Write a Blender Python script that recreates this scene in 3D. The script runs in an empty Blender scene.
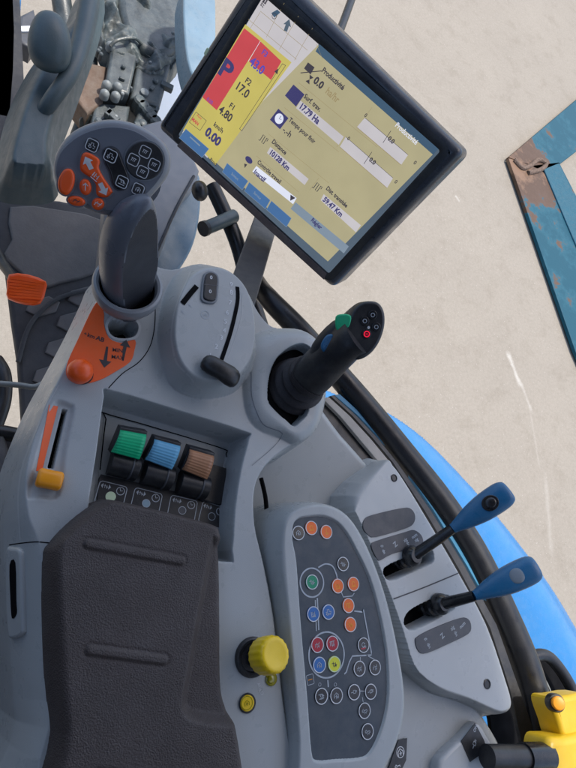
import bpy, math, random
import numpy as np
from mathutils import Vector, Matrix
random.seed(7); np.random.seed(7)
SC = bpy.context.scene
COL = SC.collection
# ------------------------------------------------------------------ camera
F = 577.0; CX, CY = 288.0, 384.0; HC = 470.0          # focal (px of the 576 wide photo), eye height above console (mm)
Zw = Vector((340, 200, 577)).normalized()
Yw = Vector((0, 1, 0)); Yw = (Yw - Zw*Yw.dot(Zw)).normalized()
Xw = Yw.cross(Zw)
M = Matrix((Xw, Yw, Zw))                               # camera vector -> world vector
EYE = Vector((0, 0, HC))
def ray(x, y): return M @ Vector((x-CX, CY-y, -F))
def D(x, y, z=0.0):                                    # traced outline point brought to height z (mm)
    r = ray(x, y); return EYE + r*((z-HC)/r.z)
class Fr:                                              # a flat surface in the scene: origin, u, v, n (mm)
    def __init__(s, o, n=(0,0,1), up=None):
        s.o = Vector(o); s.n = Vector(n).normalized()
        up = Vector(up) if up is not None else Vector((0,1,0))
        s.v = (up - s.n*up.dot(s.n)).normalized(); s.u = s.v.cross(s.n)
    def l(s, x, y):
        r = ray(x, y); t = (s.o-EYE).dot(s.n)/r.dot(s.n); p = EYE+r*t-s.o
        return (p.dot(s.u), p.dot(s.v))
    def w(s, a, b, h=0): return s.o+s.u*a+s.v*b+s.n*h
    def tr(s, pts, k=0): return smooth([s.l(*p) for p in pts], k) if k else [s.l(*p) for p in pts]
def H(z): return Fr((0,0,z))
def smooth(pts, k=4, closed=True):                     # Catmull-Rom
    n = len(pts); out = []
    rng = range(n) if closed else range(n-1)
    for i in rng:
        g = (lambda j: pts[j % n]) if closed else (lambda j: pts[max(0, min(n-1, j))])
        p0, p1, p2, p3 = g(i-1), g(i), g(i+1), g(i+2)
        for q in range(k):
            t = q/k
            out.append(tuple(0.5*((2*b)+(-a+c)*t+(2*a-5*b+4*c-d)*t*t+(-a+3*b-3*c+d)*t**3) for a, b, c, d in zip(p0, p1, p2, p3)))
    if not closed: out.append(tuple(pts[-1]))
    return out
def circ(a, b, r, n=32, ry=None, rot=0):
    ry = ry or r; c, s = math.cos(rot), math.sin(rot); o = []
    for i in range(n):
        t = 2*math.pi*i/n; x, y = r*math.cos(t), ry*math.sin(t)
        o.append((a+x*c-y*s, b+x*s+y*c))
    return o
def rrect(a, b, w, h, r, rot=0, n=5):
    o = []; c, s = math.cos(rot), math.sin(rot)
    for cx, cy, t0 in ((w/2-r, h/2-r, 0), (-w/2+r, h/2-r, 90), (-w/2+r, -h/2+r, 180), (w/2-r, -h/2+r, 270)):
        for i in range(n+1):
            t = math.radians(t0+90*i/n); x = cx+r*math.cos(t); y = cy+r*math.sin(t)
            o.append((a+x*c-y*s, b+x*s+y*c))
    return o
def area(p): return sum(p[i-1][0]*p[i][1]-p[i][0]*p[i-1][1] for i in range(len(p)))/2
def offset(p, d):                                      # inward for ccw
    n = len(p); o = []
    for i in range(n):
        a, b, c = p[i-1], p[i], p[(i+1) % n]
        e1 = Vector((b[0]-a[0], b[1]-a[1])); e2 = Vector((c[0]-b[0], c[1]-b[1]))
        e1 = e1.normalized() if e1.length > 1e-9 else e1; e2 = e2.normalized() if e2.length > 1e-9 else e2
        m = Vector((-e1.y-e2.y, e1.x+e2.x))
        m = m.normalized() if m.length > 1e-6 else Vector((-e1.y, e1.x))
        k = max(0.45, m.dot(Vector((-e1.y, e1.x))))
        o.append((b[0]+m.x*d/k, b[1]+m.y*d/k))
    return o
# ------------------------------------------------------------------ materials
def lin(c): return tuple(((v/255)/12.92 if v/255 <= 0.04045 else ((v/255+0.055)/1.055)**2.4) for v in c)
def mat(name, col, rough=0.5, spec=0.5, bump=0.0, bscale=900, var=0.06, vscale=18, metal=0, coat=0, dust=0.0, dustcol=(0.42, 0.38, 0.32), bdist=0.0004, scratch=0.0):
    m = bpy.data.materials.new(name); m.use_nodes = True; nt = m.node_tree; N = nt.nodes; L = nt.links
    b = N['Principled BSDF']; b.inputs['Roughness'].default_value = rough; b.inputs['Metallic'].default_value = metal
    b.inputs['Specular IOR Level'].default_value = spec; b.inputs['Coat Weight'].default_value = coat
    tc = N.new('ShaderNodeTexCoord'); co = tc.outputs['Object']
    n1 = N.new('ShaderNodeTexNoise'); n1.inputs['Scale'].default_value = vscale; n1.inputs['Detail'].default_value = 6
    L.new(co, n1.inputs['Vector'])
    mp = N.new('ShaderNodeMapRange'); mp.inputs['From Min'].default_value = 0.3; mp.inputs['From Max'].default_value = 0.7
    mp.inputs['To Min'].default_value = 1-var; mp.inputs['To Max'].default_value = 1+var
    L.new(n1.outputs['Fac'], mp.inputs['Value'])
    mx = N.new('ShaderNodeMix'); mx.data_type = 'RGBA'; mx.blend_type = 'MULTIPLY'; mx.inputs['Factor'].default_value = 1
    mx.inputs['A'].default_value = (*col, 1); L.new(mp.outputs['Result'], mx.inputs['B'])
    out = mx.outputs['Result']
    if dust > 0:
        n2 = N.new('ShaderNodeTexNoise'); n2.inputs['Scale'].default_value = 45; n2.inputs['Detail'].default_value = 10; n2.inputs['Roughness'].default_value = 0.75
        L.new(co, n2.inputs['Vector'])
        r = N.new('ShaderNodeMapRange'); r.inputs['From Min'].default_value = 0.42; r.inputs['From Max'].default_value = 0.8
        r.inputs['To Max'].default_value = dust; L.new(n2.outputs['Fac'], r.inputs['Value'])
        m2 = N.new('ShaderNodeMix'); m2.data_type = 'RGBA'; L.new(r.outputs['Result'], m2.inputs['Factor'])
        L.new(out, m2.inputs['A']); m2.inputs['B'].default_value = (*dustcol, 1); out = m2.outputs['Result']
    L.new(out, b.inputs['Base Color'])
    mr = N.new('ShaderNodeMapRange'); mr.inputs['From Min'].default_value = 0.3; mr.inputs['From Max'].default_value = 0.7
    mr.inputs['To Min'].default_value = max(0.05, rough-0.1); mr.inputs['To Max'].default_value = min(1, rough+0.1)
    n3 = N.new('ShaderNodeTexNoise'); n3.inputs['Scale'].default_value = 70; n3.inputs['Detail'].default_value = 4
    L.new(co, n3.inputs['Vector']); L.new(n3.outputs['Fac'], mr.inputs['Value']); L.new(mr.outputs['Result'], b.inputs['Roughness'])
    if bump > 0:
        nb = N.new('ShaderNodeTexNoise'); nb.inputs['Scale'].default_value = bscale; nb.inputs['Detail'].default_value = 2
        L.new(co, nb.inputs['Vector'])
        bp = N.new('ShaderNodeBump'); bp.inputs['Strength'].default_value = bump; bp.inputs['Distance'].default_value = bdist
        L.new(nb.outputs['Fac'], bp.inputs['Height']); L.new(bp.outputs['Normal'], b.inputs['Normal'])
    return m
def screen_mat(name, c, k=0.8):
    m = bpy.data.materials.new(name); m.use_nodes = True; b = m.node_tree.nodes['Principled BSDF']
    l = lin(c); b.inputs['Base Color'].default_value = (0.03, 0.03, 0.032, 1); b.inputs['Roughness'].default_value = 0.22
    b.inputs['Emission Color'].default_value = (*l, 1); b.inputs['Emission Strength'].default_value = k
    nt = m.node_tree; tc = nt.nodes.new('ShaderNodeTexCoord'); n = nt.nodes.new('ShaderNodeTexNoise'); n.inputs['Scale'].default_value = 25; n.inputs['Detail'].default_value = 3
    r = nt.nodes.new('ShaderNodeMapRange'); r.inputs['To Min'].default_value = k*0.88; r.inputs['To Max'].default_value = k*1.12
    nt.links.new(tc.outputs['Object'], n.inputs['Vector']); nt.links.new(n.outputs['Fac'], r.inputs['Value']); nt.links.new(r.outputs['Result'], b.inputs['Emission Strength'])
    return m
BODY = mat('grey_plastic', (0.395, 0.418, 0.42), 0.33, 0.5, 0.25, 1500, 0.05, 11, dust=0.09)
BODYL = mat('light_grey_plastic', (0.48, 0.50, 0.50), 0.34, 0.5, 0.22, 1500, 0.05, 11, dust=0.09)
BODYD = mat('mid_grey_plastic', (0.19, 0.21, 0.235), 0.45, 0.5, 0.2, 1500, 0.05, 12, dust=0.08)
PANEL = mat('keypad_membrane', (0.052, 0.068, 0.086), 0.45, 0.4, 0.1, 1500, 0.08, 20, dust=0.12)
PAD = mat('padded_vinyl', (0.068, 0.054, 0.050), 0.55, 0.4, 1.0, 900, 0.10, 25, dust=0.2, dustcol=(0.14, 0.13, 0.13), bdist=0.0009)
BLACK = mat('black_plastic', (0.016, 0.017, 0.02), 0.38, 0.5, 0.25, 1400, 0.1, 30, dust=0.10)
BLACKG = mat('glossy_black_plastic', (0.012, 0.013, 0.016), 0.22, 0.5, 0.05, 900, 0.1, 30, dust=0.08)
RUBBER = mat('black_rubber', (0.009, 0.010, 0.013), 0.36, 0.5, 0.2, 700, 0.15, 30, dust=0.08, dustcol=(0.13, 0.12, 0.11))
VOID = mat('dark_cavity_plastic', (0.004, 0.004, 0.005), 0.8, 0.1)
DGREY = mat('dark_grey_plastic', (0.055, 0.06, 0.072), 0.42, 0.5, 0.2, 1400, 0.08, 20, dust=0.12)
CUPM = mat('cup_plastic', (0.25, 0.262, 0.28), 0.36, 0.5, 0.15, 1400, 0.06, 20, dust=0.12)
BOOTM = mat('boot_rubber', (0.03, 0.027, 0.03), 0.6, 0.35, 0.6, 900, 0.2, 40, dust=0.35, dustcol=(0.10, 0.09, 0.09))
GRIPM = mat('slate_grip_plastic', (0.155, 0.168, 0.195), 0.32, 0.5, 0.15, 1400, 0.06, 20, dust=0.08)
GRIPD = mat('dark_grip_inlay', (0.040, 0.043, 0.052), 0.4, 0.45, 0.3, 1400, 0.08, 30, dust=0.06)
ORANGE = mat('orange_plastic', (0.95, 0.11, 0.01), 0.35, 0.5, 0.1, 900, 0.08, 30, dust=0.05)
AMBER = mat('amber_plastic', (0.92, 0.34, 0.012), 0.38, 0.5, 0.1, 900, 0.08, 30)
OPLATE = mat('orange_plate', (0.93, 0.135, 0.028), 0.5, 0.4, 0.1, 900, 0.06, 30, dust=0.10)
YELLOW = mat('yellow_plastic', (0.90, 0.60, 0.008), 0.35, 0.5, 0.1, 900, 0.07, 40, dust=0.06)
YELLOWD = mat('ochre_yellow_plastic', (0.66, 0.42, 0.006), 0.42, 0.5, 0.2, 900, 0.07, 40, dust=0.10)
LEMON = mat('lemon_print', (0.72, 0.72, 0.03), 0.45)
OLIVE = mat('olive_lens', (0.30, 0.27, 0.01), 0.2, coat=0.5)
GREEN = mat('green_plastic', (0.0, 0.50, 0.21), 0.4, 0.5, 0.1, 900, 0.08, 40, dust=0.08)
LBLUE = mat('blue_plastic', (0.14, 0.42, 0.64), 0.4, 0.5, 0.1, 900, 0.08, 40, dust=0.08)
BROWN = mat('brown_plastic', (0.42, 0.20, 0.10), 0.45, 0.5, 0.1, 900, 0.12, 40, dust=0.10)
BBLUE = mat('blue_print', (0.02, 0.14, 0.42), 0.42)
RED = mat('red_print', (0.42, 0.012, 0.03), 0.42)
PGREEN = mat('green_print', (0.0, 0.26, 0.13), 0.42)
PORANGE = mat('orange_print', (0.92, 0.16, 0.015), 0.42)
GRIPB = mat('petrol_blue_grip', (0.012, 0.135, 0.30), 0.32, 0.5, 0.3, 1200, 0.08, 30, dust=0.10)
WHITE = mat('white_print', (0.66, 0.68, 0.70), 0.5, var=0.12, vscale=200)
GREYPR = mat('grey_print', (0.42, 0.46, 0.50), 0.5, var=0.15, vscale=200)
DPRINT = mat('dark_print', (0.05, 0.045, 0.05), 0.5)
LIME = mat('pale_green_print', (0.62, 0.75, 0.50), 0.5)
GBLUE = mat('greyblue_print', (0.25, 0.36, 0.42), 0.5)
GLOWR = screen_mat('lit_red_symbol', (225, 25, 60), 0.6)
STEEL = mat('bare_steel', (0.26, 0.28, 0.28), 0.6, metal=0.3, bump=0.2, bscale=300)
TEAL = mat('column_plastic', (0.062, 0.095, 0.108), 0.42, 0.5, 0.3, 600, 0.16, 14, dust=0.3, dustcol=(0.15,0.17,0.17))
PILLAR = mat('pillar_paint', (0.16, 0.25, 0.32), 0.32, 0.5, 0.15, 400, 0.14, 14, dust=0.25, dustcol=(0.35,0.37,0.37))
PALEB = mat('pale_blue_sheet', (0.26, 0.31, 0.39), 0.5, 0.4, 0.2, 300, 0.08, 10, dust=0.15)
MAT_R = mat('floor_rubber', (0.135, 0.13, 0.13), 0.7, 0.3, 0.8, 260, 0.15, 20, dust=0.38, dustcol=(0.20, 0.185, 0.17))
MAT_G = mat('floor_rubber_groove', (0.06, 0.062, 0.068), 0.75, 0.3, 0.5, 260, 0.2, 20, dust=0.3, dustcol=(0.12, 0.115, 0.11))
VALVE = mat('valve_casting', (0.05, 0.064, 0.07), 0.4, 0.5, 0.6, 300, 0.35, 40, dust=0.6, dustcol=(0.17,0.185,0.18), bdist=0.0006)
WRAP = mat('plastic_wrap', (0.065, 0.085, 0.09), 0.42, 0.45, 0.6, 120, 0.4, 30, dust=0.35, bdist=0.002)
TAN = mat('rusty_tan_bracket', (0.13, 0.085, 0.06), 0.6, 0.3, 0.5, 200, 0.25, 30, dust=0.3)
SEATF = mat('seat_fabric', (0.13, 0.13, 0.14), 0.9, 0.2, 1.0, 900, 0.25, 60, dust=0.2)
FENDER = mat('blue_body_paint', (0.012, 0.165, 0.42), 0.25, 0.5, 0.0, 500, 0.05, 5, coat=0.3, dust=0.08)
PADF = mat('slate_pad_face', (0.15, 0.165, 0.195), 0.4, 0.5, 0.15, 1400, 0.06, 20, dust=0.08)
HOUS = mat('monitor_housing', (0.034, 0.042, 0.058), 0.30, 0.5, 0.15, 1400, 0.06, 20, dust=0.10)
LIP = mat('dusty_brown_lip', (0.11, 0.085, 0.085), 0.5, 0.4, 0.2, 900, 0.1, 30, dust=0.3)
SILL = mat('sill_trim', (0.38, 0.35, 0.31), 0.5, 0.4, 0.3, 500, 0.15, 40, dust=0.2)
SILLB = mat('blue_sill_edge', (0.06, 0.25, 0.42), 0.4, 0.4, 0.1, 500, 0.1, 40)

def ground_mat():
    m = bpy.data.materials.new('pale_concrete'); m.use_nodes = True; nt = m.node_tree; N = nt.nodes; L = nt.links
    b = N['Principled BSDF']; b.inputs['Roughness'].default_value = 0.9; b.inputs['Specular IOR Level'].default_value = 0.2
    tc = N.new('ShaderNodeTexCoord'); co = tc.outputs['Object']
    def noise(s, d, r=0.6):
        n = N.new('ShaderNodeTexNoise'); n.inputs['Scale'].default_value = s; n.inputs['Detail'].default_value = d; n.inputs['Roughness'].default_value = r
        L.new(co, n.inputs['Vector']); return n.outputs['Fac']
    def ramp(v, a, b_, ca, cb):
        r = N.new('ShaderNodeValToRGB'); r.color_ramp.elements[0].position = a; r.color_ramp.elements[1].position = b_
        r.color_ramp.elements[0].color = (*ca, 1); r.color_ramp.elements[1].color = (*cb, 1); L.new(v, r.inputs['Fac']); return r.outputs['Color']
    c = ramp(noise(1.3, 9, 0.65), 0.3, 0.7, (0.30, 0.27, 0.228), (0.325, 0.293, 0.248))
    def mult(a, bb, f):
        x = N.new('ShaderNodeMix'); x.data_type = 'RGBA'; x.blend_type = 'MULTIPLY'; x.inputs['Factor'].default_value = f
        L.new(a, x.inputs['A']); L.new(bb, x.inputs['B']); return x.outputs['Result']
    c = mult(c, ramp(noise(45, 6, 0.8), 0.35, 0.62, (0.8, 0.8, 0.78), (1.04, 1.04, 1.03)), 0.6)
    c = mult(c, ramp(noise(160, 4, 0.8), 0.3, 0.7, (0.8, 0.79, 0.78), (1.08, 1.08, 1.08)), 0.6)
    c = mult(c, ramp(noise(5, 10, 0.75), 0.36, 0.5, (0.86, 0.85, 0.83), (1, 1, 1)), 0.7)
    sp = N.new('ShaderNodeTexVoronoi'); sp.inputs['Scale'].default_value = 28; L.new(co, sp.inputs['Vector'])
    c2 = ramp(sp.outputs['Distance'], 0.05, 0.13, (1, 1, 1), (0, 0, 0))
    x = N.new('ShaderNodeMix'); x.data_type = 'RGBA'; L.new(c2, x.inputs['Factor']); L.new(c, x.inputs['A']); x.inputs['B'].default_value = (0.38, 0.35, 0.31, 1)
    last = x.outputs['Result']
    def mth(op, a, bb=None, cl=False):
        n = N.new('ShaderNodeMath'); n.operation = op; n.use_clamp = cl
        for i, v in enumerate((a, bb)):
            if v is None: continue
            if isinstance(v, (int, float)): n.inputs[i].default_value = v
            else: L.new(v, n.inputs[i])
        return n.outputs[0]
    sep = N.new('ShaderNodeSeparateXYZ'); L.new(co, sep.inputs[0])
    for (xa, ya), (xb, yb), wd, am in (((507,350),(521,388),.030,.45),((519,378),(533,415),.022,.25),((530,410),(540,470),.014,.12),((455,195),(460,202),.02,.4),((545,470),(552,560),.03,.14)):
        p0 = D(xa, ya, -2300)/1000; p1 = D(xb, yb, -2300)/1000; d = (p1-p0); Ln = d.length; d.normalize()
        X = mth('SUBTRACT', sep.outputs[0], p0.x); Y = mth('SUBTRACT', sep.outputs[1], p0.y)
        t = mth('ADD', mth('MULTIPLY', X, d.x/Ln), mth('MULTIPLY', Y, d.y/Ln)); q = mth('ABSOLUTE', mth('ADD', mth('MULTIPLY', X, -d.y), mth('MULTIPLY', Y, d.x)))
        q = mth('ADD', q, mth('MULTIPLY', mth('SUBTRACT', noise(9, 6), 0.5), wd*2.2))
        mq_ = mth('SUBTRACT', 1.0, mth('DIVIDE', q, wd), True); e = mth('MULTIPLY', mth('SUBTRACT', 1.0, mth('ABSOLUTE', mth('SUBTRACT', mth('MULTIPLY', t, 2.0), 1.0)), True), 3.0, True)
        f_ = mth('MULTIPLY', mth('MULTIPLY', mq_, e, True), mth('MULTIPLY', mth('MULTIPLY', noise(40, 6, .8), 1.9), am), True)
        y_ = N.new('ShaderNodeMix'); y_.data_type = 'RGBA'; L.new(f_, y_.inputs['Factor']); L.new(last, y_.inputs['A']); y_.inputs['B'].default_value = (0.62, 0.60, 0.55, 1); last = y_.outputs['Result']
    L.new(last, b.inputs['Base Color'])
    bp = N.new('ShaderNodeBump'); bp.inputs['Strength'].default_value = 0.3; bp.inputs['Distance'].default_value = 0.003
    L.new(noise(120, 6, 0.7), bp.inputs['Height']); L.new(bp.outputs['Normal'], b.inputs['Normal'])
    return m
def rust_mat():
    m = bpy.data.materials.new('blue_paint_rusting'); m.use_nodes = True; nt = m.node_tree; N = nt.nodes; L = nt.links
    b = N['Principled BSDF']; b.inputs['Roughness'].default_value = 0.5; b.inputs['Specular IOR Level'].default_value = 0.2
    tc = N.new('ShaderNodeTexCoord'); co = tc.outputs['Object']
    n = N.new('ShaderNodeTexNoise'); n.inputs['Scale'].default_value = 3.2; n.inputs['Detail'].default_value = 9; n.inputs['Roughness'].default_value = 0.7; L.new(co, n.inputs['Vector'])
    vl = N.new('ShaderNodeVectorMath'); vl.operation = 'LENGTH'; L.new(co, vl.inputs[0])
    r = N.new('ShaderNodeMapRange'); r.inputs['From Min'].default_value = 0.1; r.inputs['From Max'].default_value = 0.75
    r.inputs['To Min'].default_value = 0.32; r.inputs['To Max'].default_value = -0.02; L.new(vl.outputs['Value'], r.inputs['Value'])
    ad = N.new('ShaderNodeMath'); ad.operation = 'ADD'; L.new(n.outputs['Fac'], ad.inputs[0]); L.new(r.outputs['Result'], ad.inputs[1])
    rp = N.new('ShaderNodeValToRGB'); e = rp.color_ramp.elements
    e[0].position = 0.47; e[0].color = (0.003, 0.065, 0.10, 1); e[1].position = 0.72; e[1].color = (0.085, 0.05, 0.032, 1)
    k = e.new(0.565); k.color = (0.012, 0.09, 0.13, 1); k = e.new(0.60); k.color = (0.10, 0.06, 0.04, 1); k = e.new(0.85); k.color = (0.20, 0.12, 0.075, 1)
    L.new(ad.outputs[0], rp.inputs['Fac']); L.new(rp.outputs['Color'], b.inputs['Base Color'])
    bp = N.new('ShaderNodeBump'); bp.inputs['Strength'].default_value = 0.6; bp.inputs['Distance'].default_value = 0.003
    L.new(n.outputs['Fac'], bp.inputs['Height']); L.new(bp.outputs['Normal'], b.inputs['Normal'])
    return m
# ------------------------------------------------------------------ object helpers
def empty(name, loc, label=None, cat=None, group=None, parent=None):
    o = bpy.data.objects.new(name, None); COL.objects.link(o); o.empty_display_size = 0.02
    o.location = Vector(loc)/1000
    if parent: o.parent = parent; o.location = Vector(loc)/1000 - wloc(parent)
    tag(o, label, cat, group); return o
def tag(o, label=None, cat=None, group=None, kind=None):
    if label: o['label'] = label
    if cat: o['category'] = cat
    if group: o['group'] = group
    if kind: o['kind'] = kind
    return o
def wloc(o):
    v = Vector((0,0,0))
    while o: v += o.location; o = o.parent
    return v
class MB:
    def __init__(s): s.v = []; s.f = []; s.m = []; s.sm = []; s.mats = []
    def mi(s, m):
        if m not in s.mats: s.mats.append(m)
        return s.mats.index(m)
    def add(s, vs, fs, m, sm=True):
        o = len(s.v); s.v += [tuple(v) for v in vs]; i = s.mi(m)
        for f in fs: s.f.append(tuple(a+o for a in f)); s.m.append(i); s.sm.append(sm)
    def flat(s, fr, p, h, m):
        if area(p) < 0: p = p[::-1]
        s.add([fr.w(a, b, h) for a, b in p], [tuple(range(len(p)))], m, False)
    def prism(s, fr, p, h0, h1, m, r=0.0, cap=None, n=3):
        if area(p) < 0: p = p[::-1]
        L = len(p); rows = [(p, h0)]
        if r > 0:
            for k in range(n+1):
                t = k/n*math.pi/2; rows.append((offset(p, r*(1-math.cos(t))), h1-r+r*math.sin(t)))
        else: rows.append((p, h1))
        vs = [fr.w(a, b, h) for q, h in rows for a, b in q]; fs = []
        for k in range(len(rows)-1):
            for i in range(L):
                j = (i+1) % L; fs.append((k*L+i, k*L+j, (k+1)*L+j, (k+1)*L+i))
        s.add(vs, fs, m)
        q = rows[-1][0]; s.add([fr.w(a, b, h1) for a, b in q], [tuple(range(L))], cap or m, False)
        s.add([fr.w(a, b, h0) for a, b in p], [tuple(range(L))[::-1]], m, False)
    def dome(s, fr, p, h0, h1, m, n=6, flat=0.0):             # pillow shaped cap over an outline
        if area(p) < 0: p = p[::-1]
        cx = sum(a for a, b in p)/len(p); cy = sum(b for a, b in p)/len(p); L = len(p); vs = []; fs = []
        for k in range(n):
            t = k/n*math.pi/2; q = flat+(1-flat)*math.cos(t)
            vs += [fr.w(cx+(a-cx)*q, cy+(b-cy)*q, h0+(h1-h0)*math.sin(t)) for a, b in p]
        for k in range(n-1):
            for i in range(L): j = (i+1) % L; fs.append((k*L+i, k*L+j, (k+1)*L+j, (k+1)*L+i))
        vs.append(fr.w(cx, cy, h1)); c = len(vs)-1
        for i in range(L): fs.append(((n-1)*L+i, (n-1)*L+(i+1) % L, c))
        s.add(vs, fs, m)
    def ring(s, fr, p, wd, h, m):                              # thin printed outline
        if area(p) < 0: p = p[::-1]
        q = offset(p, wd); L = len(p)
        s.add([fr.w(a, b, h) for a, b in p+q], [(i, (i+1) % L, L+(i+1) % L, L+i) for i in range(L)], m, False)
    def line(s, fr, pts, wd, h, m):                            # printed stroke
        n = len(pts); vs = []
        for i, (a, b) in enumerate(pts):
            p, q = pts[max(0, i-1)], pts[min(n-1, i+1)]; d = Vector((q[0]-p[0], q[1]-p[1]))
            d = d.normalized() if d.length > 1e-9 else Vector((1, 0))
            vs += [fr.w(a-d.y*wd/2, b+d.x*wd/2, h), fr.w(a+d.y*wd/2, b-d.x*wd/2, h)]
        s.add(vs, [(2*i+1, 2*i+3, 2*i+2, 2*i) for i in range(n-1)], m, False)
    def text(s, fr, t, a, b, size, rot, m, h, bold=0.0, sx=1.0, align='LEFT'):
        c = bpy.data.curves.new('t', 'FONT'); c.body = t; c.size = size; c.align_x = align; c.align_y = 'CENTER'; c.offset = bold; c.resolution_u = 3
        o = bpy.data.objects.new('t', c); COL.objects.link(o); dg = bpy.context.evaluated_depsgraph_get()
        me = bpy.data.meshes.new_from_object(o.evaluated_get(dg)); cs, sn = math.cos(rot), math.sin(rot)
        s.add([fr.w(a+v.co.x*sx*cs-v.co.y*sn, b+v.co.x*sx*sn+v.co.y*cs, h) for v in me.vertices], [tuple(p.vertices) for p in me.polygons], m, False)
        bpy.data.objects.remove(o); bpy.data.meshes.remove(me); bpy.data.curves.remove(c)
    def loft(s, secs, m, n=28, cap=True, shape=None, close=None):
        """secs: (centre, axis_u, axis_v, ru, rv)"""
        vs = []; fs = []
        for c, u, v, ru, rv in secs:
            for i in range(n):
                t = 2*math.pi*i/n; x, y = math.cos(t), math.sin(t)
                if shape: x, y = shape(x, y)
                vs.append(Vector(c)+u*x*ru+v*y*rv)
        k = len(secs)
        for a in range(k-1):
            for i in range(n): j = (i+1) % n; fs.append((a*n+i, a*n+j, (a+1)*n+j, (a+1)*n+i))
        if cap: fs.append(tuple(range(n))[::-1]); fs.append(tuple((k-1)*n+i for i in range(n)))
        s.add(vs, fs, m)
    def tube(s, pts, r, m, n=16, k=6, caps=True, ref=None):
        P = smooth([tuple(p) for p in pts], k, closed=False) if k > 1 else [tuple(p) for p in pts]
        P = [Vector(p) for p in P]; secs = []
        for i, p in enumerate(P):
            t = (P[min(len(P)-1, i+1)]-P[max(0, i-1)]).normalized()
            rf = Vector(ref) if ref else (Vector((0, 0, 1)) if abs(t.z) < 0.9 else Vector((1, 0, 0)))
            u = t.cross(rf).normalized(); v = u.cross(t)
            rr = r if not isinstance(r, (list, tuple)) else r[0]+(r[1]-r[0])*i/(len(P)-1)
            secs.append((p, v, u, rr, rr))
        s.loft(secs, m, n, caps)
    def box(s, c, u, v, w, a, b, d, m):
        c = Vector(c); vs = [c+u*a*x/2+v*b*y/2+w*d*z/2 for x in (-1, 1) for y in (-1, 1) for z in (-1, 1)]
        s.add(vs, [(0,1,3,2), (4,6,7,5), (0,4,5,1), (2,3,7,6), (0,2,6,4), (1,5,7,3)], m, False)
    def beam(s, p, q, wd, ht, m, up=(0,0,1)):
        p, q = Vector(p), Vector(q); t = (q-p).normalized(); u = Vector(up).cross(t).normalized(); v = t.cross(u)
        s.box((p+q)/2, t, u, v, (q-p).length, wd, ht, m)
    def build(s, name, parent=None, origin=None, bevel=0.0, sharp=35, label=None):
        me = bpy.data.meshes.new(name)
        if origin is None:
            o0 = wloc(parent)*1000 if parent else Vector(s.v[0])
        else: o0 = Vector(origin)
        me.from_pydata([((x-o0.x)/1000, (y-o0.y)/1000, (z-o0.z)/1000) for x, y, z in s.v], [], s.f)
        for m in s.mats: me.materials.append(m)
        me.polygons.foreach_set('material_index', s.m); me.polygons.foreach_set('use_smooth', s.sm)
        me.update()
        if any(s.sm): me.set_sharp_from_angle(angle=math.radians(sharp))
        o = bpy.data.objects.new(name, me); COL.objects.link(o)
        if parent: o.parent = parent; o.location = o0/1000 - wloc(parent)
        else: o.location = o0/1000
        if bevel:
            b = o.modifiers.new('bevel', 'BEVEL'); b.width = bevel/1000; b.segments = 3; b.limit_method = 'ANGLE'; b.angle_limit = math.radians(40)
        if label: o['label'] = label
        return o
# ---- moulded shells described by outlines at heights
def sdf(poly, X, Y):
    P = np.array(poly, float); d2 = np.full(X.shape, 1e12); ins = np.zeros(X.shape, bool)
    for i in range(len(P)):
        a = P[i-1]; b = P[i]; ex, ey = b-a; L = ex*ex+ey*ey+1e-12
        t = np.clip(((X-a[0])*ex+(Y-a[1])*ey)/L, 0, 1)
        d2 = np.minimum(d2, (X-a[0]-t*ex)**2+(Y-a[1]-t*ey)**2)
        c = (a[1] > Y) != (b[1] > Y)
        if ey != 0: ins ^= c & (X < (Y-a[1])*ex/ey+a[0])
    d = np.sqrt(d2); return np.where(ins, -d, d)
def T(pts, z, k=4): return smooth([tuple(D(x, y, z).xy) for x, y in pts], k) if k else [tuple(D(x, y, z).xy) for x, y in pts]
def ss(t): t = np.clip(t, 0, 1); return t*t*(3-2*t)
def rnd(t): t = np.clip(t, 0, 1); return 1-(1-t)**2.3   # rounded shoulder
def smax(a, b, k): h = np.clip(0.5+0.5*(a-b)/k, 0, 1); return b*(1-h)+a*h+k*h*(1-h)
def smin(a, b, k): return -smax(-a, -b, k)
def between(dO, dT):                                           # 0 at the outer outline, 1 at the inner one
    o = np.maximum(-dO, 0); i = np.maximum(dT, 0); return o/(o+i+1e-6)
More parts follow.
